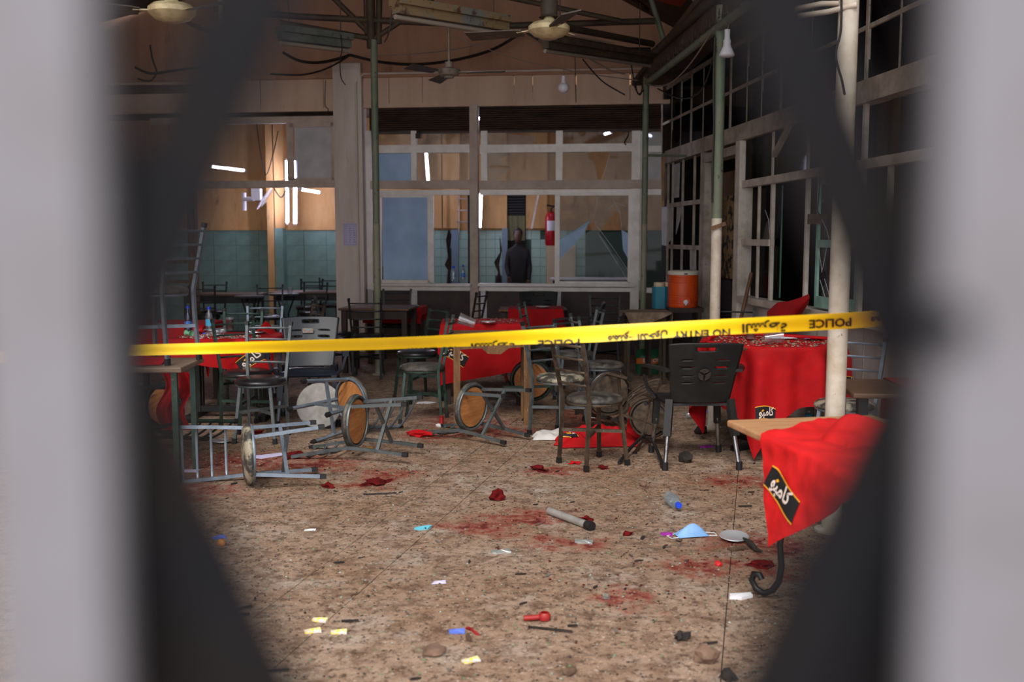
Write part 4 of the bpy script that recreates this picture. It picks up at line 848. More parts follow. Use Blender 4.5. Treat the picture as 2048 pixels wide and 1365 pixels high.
# ---- tables
def rect_table(label, c, w, l, rz, top_m, leg_m, h=.75, th=.028, legw=.05, apron=True, style=0, scal=False):
    t = thing('table', label, 'table', (c[0], c[1], 0), rz)
    tp = MB().box(-w / 2, w / 2, -l / 2, l / 2, h - th, h).build('table_top', top_m, t); bv = tp.modifiers.new('edge', 'BEVEL'); bv.width = .008; bv.segments = 2
    if style == 0:
        for sx in (-1, 1):
            for sy in (-1, 1): MB().box(sx * (w / 2 - .06) - legw / 2, sx * (w / 2 - .06) + legw / 2, sy * (l / 2 - .06) - legw / 2, sy * (l / 2 - .06) + legw / 2, 0, h - th).build('leg', leg_m, t)
        if apron:
            for sy in (-1, 1):
                if scal: MB().prism([(-w / 2 + .05, h - th), (w / 2 - .05, h - th), (w / 2 - .05, h - .10), (w * .2, h - .11), (w * .1, h - .16), (-w * .05, h - .155), (-w * .12, h - .11), (-w / 2 + .05, h - .12)], -.012, .012, Matrix.Translation((0, sy * (l / 2 - .06), 0)) @ Matrix.Rotation(math.pi / 2, 4, 'X')).build('apron', leg_m, t)
                else: MB().box(-w / 2 + .06, w / 2 - .06, sy * (l / 2 - .06) - .012, sy * (l / 2 - .06) + .012, h - th - .10, h - th).build('apron', leg_m, t)
            for sx in (-1, 1): MB().box(sx * (w / 2 - .06) - .012, sx * (w / 2 - .06) + .012, -l / 2 + .06, l / 2 - .06, h - th - .10, h - th).build('apron', leg_m, t)
    elif style == 1:   # T pedestal
        for sx in (-1, 1):
            MB().box(sx * w * .36 - .04, sx * w * .36 + .04, -.03, .03, .05, h - th).build('leg', leg_m, t); MB().box(sx * w * .36 - .03, sx * w * .36 + .03, -l * .4, l * .4, 0, .05).build('foot', leg_m, t)
        MB().box(-w * .36, w * .36, -.02, .02, .05, .10).build('stretcher', leg_m, t)
    elif style == 2:   # scroll iron legs
        for sx in (-1, 1):
            for sy in (-1, 1):
                pts = [V((r_, 0, z_)) for r_, z_ in ((.17, h - th), (.20, .60), (.215, .48), (.20, .36), (.215, .25), (.205, .16), (.215, .09), (.245, .042), (.285, .018), (.325, .028), (.348, .06), (.338, .092), (.31, .095), (.298, .075))]
                ang = math.atan2(sy * l, sx * w); Mr = Matrix.Translation((sx * w * .12, sy * l * .12, 0)) @ Matrix.Rotation(ang, 4, 'Z')
                MB().tube([Mr @ p for p in pts], .014, 8).build('scroll_leg', leg_m, t, 60)
        MB().box(-w * .3, w * .3, -l * .3, l * .3, h - th - .02, h - th).build('under_frame', leg_m, t)
    return t
def drape(label, c, w, l, rz, cw, cl, crz, off=(0, 0), h=.75, round_r=None, fold=.02, nf=9, m='red_cloth', n=70, flare=.12, sag=None, seed=0, name='tablecloth', crease=.004):
    """cloth laid over a table: inside the top it lies flat, outside it hangs"""
    t = thing(name, label, 'tablecloth', (c[0], c[1], 0), rz)
    ca, sa = math.cos(math.radians(crz)), math.sin(math.radians(crz))
    def fn(u, v):
        a = (u - .5) * cw; b = (v - .5) * cl; x = a * ca - b * sa + off[0]; y = a * sa + b * ca + off[1]
        if round_r:
            r = math.hypot(x, y); e = max(0, r - round_r); th = math.atan2(y, x); k = round_r / r if r > round_r else 1
            wv = math.sin(nf * th + seed) * .6 + math.sin(nf * 1.7 * th + 1 + seed) * .4; rr = min(r, round_r) + e * flare + fold * wv * min(1, e / .12) * 2
            q = V((rr * math.cos(th), rr * math.sin(th), h + .004 - e * math.sqrt(1 - flare ** 2)))
        else:
            cx = max(-w / 2, min(w / 2, x)); cy = max(-l / 2, min(l / 2, y)); dx = x - cx; dy = y - cy; e = math.hypot(dx, dy)
            if e > 1e-6:
                nx, ny = dx / e, dy / e; s = (x * ny - y * nx); wv = math.sin(nf * 2.2 * s + seed) * .6 + math.sin(nf * 3.7 * s + 1.3 + seed) * .4
                ou = flare * e + fold * wv * min(1, e / .15) + .006; q = V((cx + nx * ou, cy + ny * ou, h + .004 - e * .985))
            else: q = V((cx, cy, h + .004))
        nn = (noise.noise(V((x * 6 + seed, y * 6, 0))) + .5 * noise.noise(V((x * 17, y * 13 + seed, 3)))) * crease + .003
        if q.z < .012: q = V((q.x + (.012 - q.z) * .6 * (1 if q.x > 0 else -1), q.y - (.012 - q.z) * .4, .012 + abs(nn)))
        if crease > .005 and q.z < h - .01: q = q - V((1, .2, 0)) * nn * 1.2
        return q + V((0, 0, max(0, nn)))
    o = MB().grid(fn, n, n, .003).build('cloth', m, t, 75)
    return t, fn
ARABIC = '\uFEEE\uFE92\uFEE3\uFE8E\uFEDB'
def logo(parent, fn, uc, vc, du, dv, w=.22, h=.075, flip=False, off=.006):
    """black banner with gold edges and white lettering printed on a cloth, following fn; du, dv: axes of the print in cloth (u, v) per metre"""
    du = V(du); dv = V(dv)
    def S(x, y, o):
        def f(x, y): q = V((uc, vc)) + V(du) * x + V(dv) * y; return V(fn(max(0, min(1, q.x)), max(0, min(1, q.y))))
        p = f(x, y); a = f(x + .004, y) - p; b = f(x, y + .004) - p; nn = a.cross(b).normalized(); return p + nn * o
    def slab(f0, f1, o, m, name):
        k = 12
        MB().grid(lambda u, v: S(-w / 2 + w * u, f0(u) + (f1(u) - f0(u)) * v, o), k, 3).build(name, m, parent)
    wob = lambda u: .012 * math.sin(math.pi * (u * 1.2 + .1))
    slab(lambda u: -h / 2 + wob(u), lambda u: h / 2 + wob(u), off, 'logo_black', 'logo_banner'); slab(lambda u: h / 2 + wob(u), lambda u: h / 2 + wob(u) + .006, off, 'logo_yellow', 'logo_edge'); slab(lambda u: -h / 2 + wob(u) - .006, lambda u: -h / 2 + wob(u), off, 'logo_yellow', 'logo_edge')
    textmesh(ARABIC, h * .95, lambda X, Y: S(X, Y - h * .22 + .008, off + .0025), 'logo_white', 'logo_lettering', parent, .002)
    MB().add([S(-w * .18 + x, h * .32 + y, off + .0025) for x, y in ((-.014, -.004), (0, .008), (.014, .004), (.002, -.008))], [(0, 3, 2, 1)]).build('logo_leaf', 'logo_yellow', parent)
# near right table + cloth
NR = (1.394, 3.85); rect_table('pale-topped iron-legged table at the near right corner', NR, .70, 1.10, 11, 'table_light', 'chair_black', style=2, th=.03)
cl, fn = drape('red tablecloth with black banner slipping off the near right table', NR, .70, 1.10, 11, 1.0, 1.0, 33, (-.048, -.205), m='red_cloth_bright', fold=.012, nf=4, flare=.17, seed=2, n=100, crease=.014)
NRC = cl; NRF = fn
MB().grid(lambda u, v: (-.16 + .30 * u + .02 * math.sin(9 * v), -.12 + .26 * v + .04 * math.sin(5 * u), .752 + (.085 + .02 * math.sin(11 * u + 5 * v)) * math.sin(math.pi * u) ** .7 * math.sin(math.pi * v) ** .7), 18, 18).build('bunched_fold', 'red_cloth_bright', cl, 70)
# second right table at the frame edge
p = at(1690, 475, 5.35); ER = (p.x + .42, 5.32); rect_table('brown table half hidden behind the right gate bar', ER, .84, .55, -4, 'table_wood', 'chair_black', style=0, apron=False)
drape('red cloth hanging from the brown table at the right gate bar', ER, .84, .55, -4, .62, .95, 0, (.20, 0.05), h=.752, seed=5)
# round right table
p = at(1551, 475, 7.3); RT = (p.x, p.y); RH = .79
t = thing('table', 'round table under the long red cloth by the right wall', 'table', (RT[0], RT[1], 0))
MB().lathe([(.50, RH - .028), (.51, RH - .015), (.51, RH), (0, RH)], 40).build('table_top', 'table_wood', t, 40); MB().lathe([(.05, .04), (.05, RH - .03)], 14).build('pedestal', 'chair_black', t, 40)
for k in range(4): MB().bar((0, 0, .03), (.36 * math.cos(k * math.pi / 2 + .5), .36 * math.sin(k * math.pi / 2 + .5), .02), .05, .04).build('foot', 'chair_black', t)
cl, fn = drape('long red tablecloth hanging in folds over the round right table', RT, 0, 0, 0, 1.80, 1.80, 20, (0.0, -.02), h=RH, round_r=.515, fold=.030, nf=9, flare=.05, n=80)
def cuv(x, y, rot=20, w=1.62, off=(0, -.02)):
    x -= off[0]; y -= off[1]; c, s = math.cos(math.radians(rot)), math.sin(math.radians(rot)); return ((x * c + y * s) / w + .5, (-x * s + y * c) / w + .5)
def place_logo(fn, cl, ang, r, rot, cw, off, **k):
    x, y = r * math.cos(math.radians(ang)), r * math.sin(math.radians(ang)); uc, vc = cuv(x, y, rot, cw, off)
    tx, ty = -math.sin(math.radians(ang)), math.cos(math.radians(ang)); ox, oy = -math.cos(math.radians(ang)), -math.sin(math.radians(ang))
    c, s = math.cos(math.radians(rot)), math.sin(math.radians(rot)); R = lambda a, b: ((a * c + b * s) / cw, (-a * s + b * c) / cw)
    logo(cl, fn, uc, vc, R(tx, ty), R(ox, oy), **k)
place_logo(fn, cl, -108, .97, 20, 1.80, (0, -.02), w=.22, h=.08); place_logo(fn, cl, -30, .80, 20, 1.80, (0, -.02), w=.22, h=.08)
# rolled hem lying on the round table
MB().tube([V((-.48, -.05, .815)), V((-.38, .12, .825)), V((-.1, .16, .825)), V((.15, .05, .82)), V((.40, -.12, .82))], .012, 8).build('rolled_hem', 'red_cloth', cl, 60)
# centre tables
p = at(982, 475, 8.35); CT = (p.x, p.y); rect_table('worn unpainted table with carved apron at centre', CT, .70, .5, 3, 'old_wood', 'old_wood', legw=.055, scal=True)
p = at(965, 475, 9.35); C2 = (p.x, p.y + .1); rect_table('table under the red cloth with black banner at centre', C2, .78, .62, 2, 'table_wood', 'dark_wood')
cl, fn = drape('red tablecloth with black banner corner at centre behind the worn table', C2, .78, .62, 2, 1.36, 1.36, 10, (.0, -.12), fold=.012, nf=5, flare=.06, seed=3)
def rlogo(fn, cl, x, y, tx, ty, ox, oy, rot, cw, off, **k):
    uc, vc = cuv(x, y, rot, cw, off); c, s = math.cos(math.radians(rot)), math.sin(math.radians(rot)); R = lambda a, b: ((a * c + b * s) / cw, (-a * s + b * c) / cw)
    logo(cl, fn, uc, vc, R(tx, ty), R(ox, oy), **k)
rlogo(NRF, NRC, -.525, -.085, -.25, -.97, .97, -.25, 33, 1.0, (-.048, -.205), w=.27, h=.085)
rlogo(fn, cl, -.27, -.60, .88, -.47, .47, .88, 10, 1.36, (0, -.12), w=.26, h=.10)
# far red table
p = at(1062, 475, 11.3); rect_table('far table with a wooden edge under a red cloth', (p.x, p.y), .72, .5, -2, 'old_wood', 'dark_wood'); drape('red cloth on the far table by the rear panels', (p.x, p.y), .72, .5, -2, .78, .9, 0, (.14, -.02), seed=7, fold=.01)
p = at(757, 475, 11.55); rect_table('bare brown wooden table against the rear panels', (p.x, p.y), .82, .62, -6, 'table_wood', 'dark_wood', legw=.06); drape('dim red cloth hanging on the table behind the bare brown one', (p.x + .1, p.y + .75), .7, .4, -6, .9, .8, 0, (0, 0), h=.70, seed=8, fold=.01)
rect_table('low table hidden under the dim red cloth by the rear wall', (p.x + .1, p.y + .75), .7, .4, -6, 'table_wood', 'dark_wood', h=.70)
# left red table
LTH = .705; LT = (-2.42, 8.52); rect_table('black T-legged table under the left red cloth', LT, .86, .62, 0, 'table_wood', 'chair_black', style=1, h=LTH)
cl, fn = drape('red tablecloth with black banner on the left bottle table', LT, .86, .62, 0, 1.14, 1.02, -9, (.0, -.04), h=LTH, fold=.014, nf=5, flare=.1, seed=11)
rlogo(fn, cl, .26, -.53, .80, .6, -.6, .80, -9, 1.14, (0, -.04), w=.26, h=.10)
MB().grid(lambda u, v: (.14 + .24 * u, .02 + .2 * v + .03 * math.sin(4 * u), LTH + .007 + .11 * max(0, 1 - abs(u - .45) * 2.4) * (.4 + .6 * v)), 12, 8, .003).build('raised_fold', 'red_cloth', cl, 60)
p = at(335, 475, 9.3); rect_table('far left table under a dull red cloth', (p.x, p.y), .8, .6, 0, 'table_wood', 'dark_wood'); drape('dull red cloth on the far left table behind the bottles', (p.x, p.y), .8, .6, 0, 1.5, 1.3, 0, (0, 0), seed=13, fold=.012)
# near left table (carries a chair)
p = at(366, 475, 6.25); NL = (p.x - .36, p.y + .1); rect_table('wooden-edged table at the left gate bar carrying a chair', NL, .72, .52, 2, 'table_grey', 'chair_green', legw=.035, apron=False, th=.035)
drape('small red cloth crumpled at the back of the near left table', (NL[0], NL[1] + .02), .72, .52, 2, .5, .5, 10, (-.08, .02), h=.752, seed=15)
t = thing('fallen_cloth', 'red cloth drooping to the floor below the left table', 'tablecloth')
MB().grid(lambda u, v: at(322 + 55 * u + 10 * math.sin(7 * v), 745 + 115 * v, 7.0 + .08 * math.sin(9 * u + 2 * v)) + V((0, 0, 0)), 20, 20, .004).build('cloth', 'red_cloth', t, 60)
# inner bay tables
for px, d, lb in ((445, 14.3, 'narrow dark table at the left of the inner bay'), (620, 14.9, 'dark table in front of the teal wall in the left bay')):
    p = at(px, 475, d); rect_table(lb, (p.x, p.y), 1.1, .6, 0, 'table_wood', 'chair_black', legw=.03)
p = at(1190, 475, 14.6); rect_table('white-topped table glinting behind the shattered pane', (p.x, p.y), 1.3, .5, 0, 'white_plastic', 'chair_black', legw=.03, h=.96)
p = at(980, 475, 14.2); rect_table('dark counter table just inside the open middle window', (p.x, p.y), 1.8, .5, 0, 'table_wood', 'chair_black', h=.86)
for px, py, d, lb in ((496, 595, 13.75, 'small round iron stool table in the left bay'), (566, 592, 14.3, 'second round iron stool table right of the first in the left bay')):
    p = at(px, 475, d); t = thing('stool_table', lb, 'table', (p.x, p.y, 0)); MB().lathe([(.2, .72), (.21, .735), (.2, .75), (0, .75)], 20).build('top', 'chair_metal', t, 40)
    for k in range(3):
        a = k * math.tau / 3; MB().tube([V((.15 * math.cos(a), .15 * math.sin(a), .72)), V((.05 * math.cos(a), .05 * math.sin(a), .45)), V((.08 * math.cos(a), .08 * math.sin(a), .25)), V((.2 * math.cos(a), .2 * math.sin(a), 0))], .012, 6).build('curved_leg', 'chair_black', t, 60)
# cooler stand, rag table
p = at(1368, 475, 10.9); CS = (p.x, p.y); t = thing('stand', 'dark stand carrying the orange cooler', 'stand', (CS[0], CS[1], 0))
MB().box(-.18, .20, -.18, .18, .74, .79).build('stand_top', 'dark_wood', t)
for sx in (-1, 1):
    for sy in (-1, 1): MB().box(sx * .155 - .02, sx * .155 + .02, sy * .16 - .02, sy * .16 + .02, 0, .74).build('leg', 'dark_wood', t)
p = at(1292, 475, 10.6); RGT = (p.x, p.y); rect_table('rusty-legged small table heaped with a grey rag', RGT, .5, .4, 0, 'dark_wood', 'rust_steel', legw=.03, h=.76)
drape('dusty grey rag draped over the small rusty table', RGT, .5, .4, 0, .62, .55, 24, (.02, -.02), h=.762, m='rag', fold=.03, nf=12, seed=21, name='rag')
# ================================================================ SMALL THINGS
def onz(px, py, z=None):
    if z is None: z = LTH + .008 if px < 560 else .758
    return fl(px, py, z)
def bottle(label, M, h=.21, body='bottle_clear', lab='label_blue', r=.032):
    t = thing('water_bottle', label, 'bottle', M=M)
    pr = [(0, .004), (r * .8, .0), (r, .012), (r, .05), (r * .94, .06), (r, .07), (r, .105), (r * .95, .115), (r, .125), (r * .9, .15), (r * .45, .182), (r * .38, .19), (r * .38, h - .012)]
    MB().lathe(pr, 18).build('bottle_body', body, t, 60); MB().lathe([(r * .47, h - .02), (r * .47, h + .004), (0, h + .004)], 14).build('cap', 'cap_blue', t, 40)
    MB().lathe([(r * 1.02, .055), (r * 1.02, .11)], 18).build('label_band', lab, t, 60); return t
TR = Matrix.Translation
bottle('dark water bottle with blue cap standing on the left red table', TR(onz(377, 668)), .24, 'bottle_blue', 'label_blue')
bottle('clear water bottle with sky-blue label standing on the left red table', TR(onz(419, 664)), .22, 'bottle_clear', 'label_cyan')
bottle('clear bottle lying on the left red table by the sky-blue labelled one', TR(onz(452, 668) + V((0, 0, .03))) @ Matrix.Rotation(math.radians(-100), 4, 'Y'), .2, 'bottle_clear', 'bottle_clear')
pa = fl(1336, 1006); pb = fl(1357, 1024); zz = (pb - pa).normalized(); bottle('empty clear bottle with blue cap lying on the floor at right', frameM(pa + V((0, 0, .037)), zz.cross(V((0, 0, 1))), V((0, 0, -1)), zz), .2, 'bottle_clear', 'bottle_clear', .036)
bottle('small bottle with blue cap standing under the round red table', TR(fl(1617, 855)), .2, 'bottle_clear', 'label_cyan')
bottle('clear bottle lying behind the black plastic armchair', TR(fl(1372, 838) + V((0, 0, .03))) @ Matrix.Rotation(math.radians(80), 4, 'Y'), .2)
bottle('bottle with blue label on the counter inside the open window', TR(at(926, 562, 14.1)), .22, 'bottle_clear', 'label_blue'); bottle('bright clear bottle on the counter inside the open window', TR(at(907, 562, 14.1)), .2, 'bottle_clear', 'bottle_clear', .045)
def goblet(label, M, m):
    t = thing('plastic_cup', label, 'cup', M=M); MB().lathe([(.018, 0), (.024, .0), (.014, .022), (.026, .055), (.03, .06), (.027, .06), (.011, .024), (0, .022)], 16).build('cup', m, t, 50); MB().lathe([(.0, .0), (.026, -.002), (.026, .004), (0, .004)], 16).build('cup_base', m, t, 40); return t
goblet('mint green plastic cup lying on the left red table', TR(onz(372, 666, .74)) @ Matrix.Rotation(math.radians(95), 4, 'Y') @ Matrix.Rotation(.4, 4, 'X'), 'mint'); goblet('bright red plastic cup lying on the left red table', TR(onz(393, 661, .74)) @ Matrix.Rotation(math.radians(88), 4, 'Y'), 'bright_red')
def tumbler(label, M, m='tumbler', fill=None, s=1.0):
    t = thing('glass_tumbler', label, 'glass', M=M); MB().lathe([(0, 0), (.026 * s, 0), (.034 * s, .10 * s), (.032 * s, .10 * s), (.024 * s, .008 * s), (0, .008 * s)], 18).build('glass_body', m, t, 50)
    if fill: MB().lathe([(0, .01 * s), (.0245 * s, .01 * s), (.031 * s, .085 * s), (0, .085 * s)], 18).build('tea', fill, t, 40)
    return t
tumbler('glass of dark tea on the round red table', TR(onz(1500, 678, .81)), fill='tea', s=1.15); tumbler('glass of dark tea on the left red table', TR(onz(460, 661)), fill='tea', s=1.15)
tumbler('overturned glass lying on the round red table', TR(onz(1528, 677, .845)) @ Matrix.Rotation(math.radians(84), 4, 'Y'), s=1.3); tumbler('glass tipped over on the centre red table', TR(onz(950, 648, .80)) @ Matrix.Rotation(math.radians(-70), 4, 'Y'), s=1.5); tumbler('small glass on the table in the left bay', TR(at(580, 592, 14.2)), s=1.2)
def dish(label, M, r=.09, m='silver_dish'):
    return tag(MB().lathe([(0, .004), (r * .6, .004), (r * .9, .016), (r, .02), (r * .98, .024), (r * .55, .01), (0, .01)], 24).build('dish', m, None, 50, M), label, 'dish')
dish('small metal dish on the centre red table', TR(onz(977, 648)), .07); dish('silver dish lid lying in a dark red stain at right', TR(fl(1468, 1080)) @ Matrix.Rotation(.08, 4, 'X'), .075); dish('metal dish on the left red table in front of the raised fold', TR(onz(515, 668)), .09)
dish('metal saucer on the floor behind the fallen chair rungs', TR(fl(443, 887)), .07); dish('thin metal plate at the back of the left red table', TR(onz(425, 664)), .08); dish('dark saucer on the far red table', TR(onz(1085, 617)), .08)
p = fl(622, 875); tag(MB().lathe([(0, 0), (.18, 0), (.185, .006), (.18, .01), (0, .008)], 30).build('round_tray', 'steel_pipe', None, 20, TR(p + V((0, .35, .19))) @ Matrix.Rotation(math.radians(78), 4, 'X') @ Matrix.Rotation(0, 4, 'Z')), 'round grey metal disc propped behind the fallen chairs', 'tray')
# cooler and jugs
t = thing('water_cooler', 'orange water cooler with white lid standing on the dark stand', 'cooler', (CS[0], CS[1], .79))
H = .41; R0 = .165
pr = [(0, 0), (R0 * .95, 0), (R0, .015)]
for k in range(12):
    z = .02 + k * .028; g = 0 if k in (4, 5, 6, 7) else .004; pr += [(R0, z + .004), (R0, z + .019), (R0 - g, z + .022), (R0 - g, z + .027)]
MB().lathe(pr + [(R0, .355), (0, .355)], 32).build('barrel', 'cooler_orange', t, 30); MB().lathe([(R0 + .004, .355), (R0 + .006, .385), (R0 - .01, .40), (0, .405)], 32).build('lid', 'cooler_white', t, 40)
MB().box(-.05, .05, -R0 - .008, -R0 + .02, .03, .10).build('spigot_recess', 'cooler_orange', t); sp = MB().lathe([(0, 0), (.024, 0), (.024, .02), (0, .025)], 16, TR((0, -R0 - .008, .065)) @ Matrix.Rotation(math.pi / 2, 4, 'X')).build('spigot', 'white_plastic', t, 40); MB().tube([(0, -R0 - .03, .06), (0, -R0 - .035, .03)], .009, 8).build('spout', 'white_plastic', sp); MB().box(-.018, .018, -R0 - .008, -R0, .36, .375).build('lid_badge', 'ink', t)
for k, (px, lb) in enumerate(((1320, 'left one of two teal jugs beside the orange cooler'), (1337, 'teal jug half hidden behind the orange cooler'))):
    p = at(px, 475, 11.0); t = thing('jug', lb, 'jug', (p.x, p.y + .06 * k, .77)); MB().prism([(-.07, -.07), (-.05, -.09), (.05, -.09), (.07, -.07), (.07, .07), (-.07, .07)], 0, .24).build('jug_body', 'jug_teal', t); MB().lathe([(.062, .24), (.062, .285), (0, .29)], 16).build('jug_lid', 'jug_cream', t, 40); MB().box(-.075, .075, -.012, .012, .17, .20).build('grip', 'jug_teal', t)
    if k == 0:
        q = thing('jug_stand', 'dark stand under the teal jugs', 'stand', (p.x + .0, p.y + .05, 0)); MB().box(-.12, .13, -.15, .15, .74, .77).build('stand_top', 'dark_wood', q)
        for sx in (-1, 1):
            for sy in (-1, 1): MB().box(sx * .105 - .015, sx * .105 + .015, sy * .13 - .015, sy * .13 + .015, 0, .74).build('leg', 'dark_wood', q)
t = thing('plastic_sack', 'green detergent sack with an orange band under the rag table', 'sack', fl(1297, 748))
sk_ = lambda u, v: V(((u - .5) * .30 * (1 - .15 * abs(v - .5)), -.05 + .02 * math.sin(9 * u + 3 * v), .27 * v))
def sackf(u, v): a = math.tau * u; w = 1 - .25 * max(0, v - .75) * 4 * .5; return V((.15 * math.cos(a) * w, .075 * math.sin(a) * (1 - .8 * max(0, v - .7) / .3), .28 * v + .01 * math.sin(5 * a) * v))
MB().grid(sackf, 28, 10).build('sack_body', 'sack_green', t, 60); MB().grid(lambda u, v: sackf(.55 + .42 * u, .42 + .22 * v) * 1.02, 12, 3).build('orange_band', 'sack_orange', t)
for tx, uu in (('L', .69), ('OLO', .87)): textmesh(tx, .05, lambda X, Y, uu=uu: sackf(uu + X / .62, .49 + Y / .28) * 1.035, 'logo_white', 'lettering', t, .002)
# broom handle, red jacket-like cloth on sill
tag(MB().tube([at(1470, 690, 9.5), at(1503, 546, 9.62)], .018, 10).build('wooden_handle', 'handle_wood', None, 50), 'brown wooden handle leaning on the right wall by the doorway', 'handle')
def rumple(label, c, a, b, hgt, rz, m, seed, name='cloth_heap', cat='cloth', n=26):
    t = thing(name, label, cat, (c[0], c[1], c[2] if len(c) > 2 else 0), rz)
    def fn(u, v):
        x = (u - .5) * a; y = (v - .5) * b; w = max(0, 1 - (2 * u - 1) ** 4) * max(0, 1 - (2 * v - 1) ** 4); q = noise.noise(V((x * 5 + seed, y * 5, 1))); r = noise.noise(V((x * 12, y * 12 + seed, 4)))
        e = .10 * noise.noise(V((u * 4 + seed, v * 4, 9))); return V((x + a * e, y + b * e, .006 + hgt * w * (.5 + .8 * abs(q) + .3 * r) if w > 0 else .006))
    MB().grid(fn, n, n, .003).build('cloth', m, t, 70); return t, fn
p = fl(1195, 893); tt, fn = rumple('crumpled red tablecloth heaped on the floor behind the brown-posted chair', (p.x, p.y + .12), .60, .36, .16, 6, 'red_cloth', 3)
logo(tt, fn, .14, .42, (-.2 / .6, 1 / .36), (-1 / .6, .2 / .36), .2, .07)
p = fl(1258, 880); MB().grid(lambda u, v: (p.x - tt.location.x + .0 + .16 * u, .03 * math.sin(6 * v) + .1 - .02 * u, .01 + .25 * v * (1 - .35 * u)), 10, 10, .004).build('upright_fold', 'red_cloth', tt, 60)
p = fl(1100, 880); rumple('white plastic bag lying left of the red heap', (p.x, p.y + .06), .26, .2, .09, 0, 'white_bag', 8, 'plastic_bag', 'bag', 16)
pr0 = RM @ V((ru(1575), -.14, 0)); t = thing('draped_cloth', 'red cloth with black banner thrown over a chair at the right sill', 'cloth', M=RM)
uc = ru(1575)
def fs(u, v):
    px = 1534 + 84 * u; k = u * 4; tops = (624, 605, 603, 597, 588); bots = (664, 668, 664, 640, 606); q = min(3, int(k)); s = k - q
    py = (bots[q] + (bots[q + 1] - bots[q]) * s) * (1 - v) + (tops[q] + (tops[q + 1] - tops[q]) * s) * v
    o_ = -.14 - .07 * math.sin(math.pi * v) + .015 * math.sin(9 * u + 5 * v); x_, z_ = rw(px, py, o_); return V((x_, o_, z_))
MB().grid(fs, 20, 16, .004).build('cloth', 'red_cloth', t, 70); logo(t, fs, .70, .60, (-1.35, .18), (.15, -4.2), .30, .085, off=-.008)
t = thing('plastic_chair', 'dark chair back under the red cloth by the right sill', 'chair', M=RM @ TR((uc, -.33, 0))); MB().grid(lambda u, v: ((u - .5) * .44, .12 * v - .02 * math.sin(math.pi * u), .42 + .40 * v), 10, 8, .015).build('backrest', 'plastic_black', t, 60); MB().box(-.21, .21, -.36, .02, .41, .44).build('seat', 'plastic_black', t)
for sx in (-1, 1):
    for y in (-.33, 0): MB().bar((sx * .18, y, .42), (sx * .2, y, 0), .03).build('leg', 'chrome', t)
# papers and things on the round table
def flat(label, poly, M, m, name='paper_sheet', cat='paper', th=.002):
    me = MB(); n = len(poly); c = V((sum(q[0] for q in poly) / n, sum(q[1] for q in poly) / n, 0))
    top = [V((x, y, th + .008 * noise.noise(V((x * 30, y * 30, 2))))) for x, y in poly] + [c + V((0, 0, th + .006))]; bot = [V((x, y, 0)) for x, y in poly] + [c]
    me.add(top + bot, [(i, (i + 1) % n, n) for i in range(n)] + [(n + 1 + (i + 1) % n, n + 1 + i, 2 * n + 1) for i in range(n)] + [(i, n + 1 + i, n + 1 + (i + 1) % n, (i + 1) % n) for i in range(n)])
    return tag(me.build(name, m, None, None, M), label, cat)
flat('folded white paper on the round red table', [(-.09, -.05), (.0, -.06), (.10, -.04), (.08, .05), (-.07, .06)], TR(onz(1565, 676, .81)), 'white_paper'); flat('blue plastic scrap on the round red table', [(-.07, -.03), (.06, -.04), (.10, .03), (-.03, .05)], TR(onz(1625, 677, .81)), 'wrapper_blue', 'plastic_scrap', 'plastic')
flat('lilac-white paper torn beside the fallen chair seat', [(-.14, -.05), (.02, -.10), (.2, .06), (.1, .09), (.0, -.01), (-.12, .0)], TR(fl(525, 912)), 'paper_lilac'); flat('white paper scrap below the fallen backrest', [(-.08, -.04), (.09, -.03), (.08, .04), (-.06, .05)], TR(fl(372, 943)), 'paper_lilac'); flat('pale wrapper at the corner of the fallen backrest', [(-.05, -.04), (.06, -.03), (.05, .05), (-.05, .04)], TR(fl(333, 984)), 'paper_lilac'); flat('crumpled white tissue near the green-posted chair', [(-.08, -.05), (.04, -.06), (.1, .02), (.0, .07), (-.07, .03)], TR(fl(851, 806)), 'white_paper'); flat('white tissue below the torn-seated chair', [(-.06, -.05), (.05, -.04), (.06, .05), (-.04, .06)], TR(fl(1178, 835)), 'white_paper')
flat('white sheet lying on the dark floor behind the plastic armchair', [(-.12, -.04), (.13, -.06), (.1, .05), (-.1, .05)], TR(fl(1262, 790)), 'white_paper'); flat('small white slip on the floor beside the blue mask', [(-.03, -.012), (.03, -.008), (.03, .012), (-.03, .008)], TR(fl(620, 1061)), 'white_paper'); flat('white scrap of paper in the left foreground', [(-.03, -.02), (.035, -.01), (.03, .02), (-.02, .02)], TR(fl(877, 1166)), 'paper_lilac'); flat('white and red rag sock lying right of the foreground joint', [(-.05, -.02), (.0, -.03), (.055, .0), (.05, .025), (-.04, .025)], TR(fl(1480, 1196)), 'white_paper', 'fabric_scrap', 'cloth', .012)
# masks
def mask(label, px, py, m, rz, s):
    t = thing('face_mask', label, 'mask', fl(px, py), rz)
    MB().grid(lambda u, v: V(((u - .5) * .16 * s, (v - .5) * .085 * s, .006 + .05 * s * math.sin(math.pi * u) * (1 - (2 * v - 1) ** 2) * (1 - .2 * math.sin(12 * v)))), 16, 12, .002).build('mask_panel', m, t, 60)
    for sx in (-1, 1): MB().tube([V((sx * .08 * s, -.03 * s, .004)), V((sx * .12 * s, -.035 * s, .004)), V((sx * .125 * s, .01, .004)), V((sx * .08 * s, .03 * s, .004))], .0025, 5).build('ear_loop', 'white_plastic', t, 60)
mask('pale blue face mask with white loops on the floor at right', 1383, 1072, 'mask_blue', 12, 1.05); 
flat('folded turquoise face mask lying on the floor joint', [(-.05, -.02), (-.02, -.035), (.03, -.02), (.05, .03), (.02, .035), (-.03, .01)], TR(fl(846, 1058)) @ Matrix.Scale(.9, 4), 'mask_teal', 'face_mask', 'mask', .012)
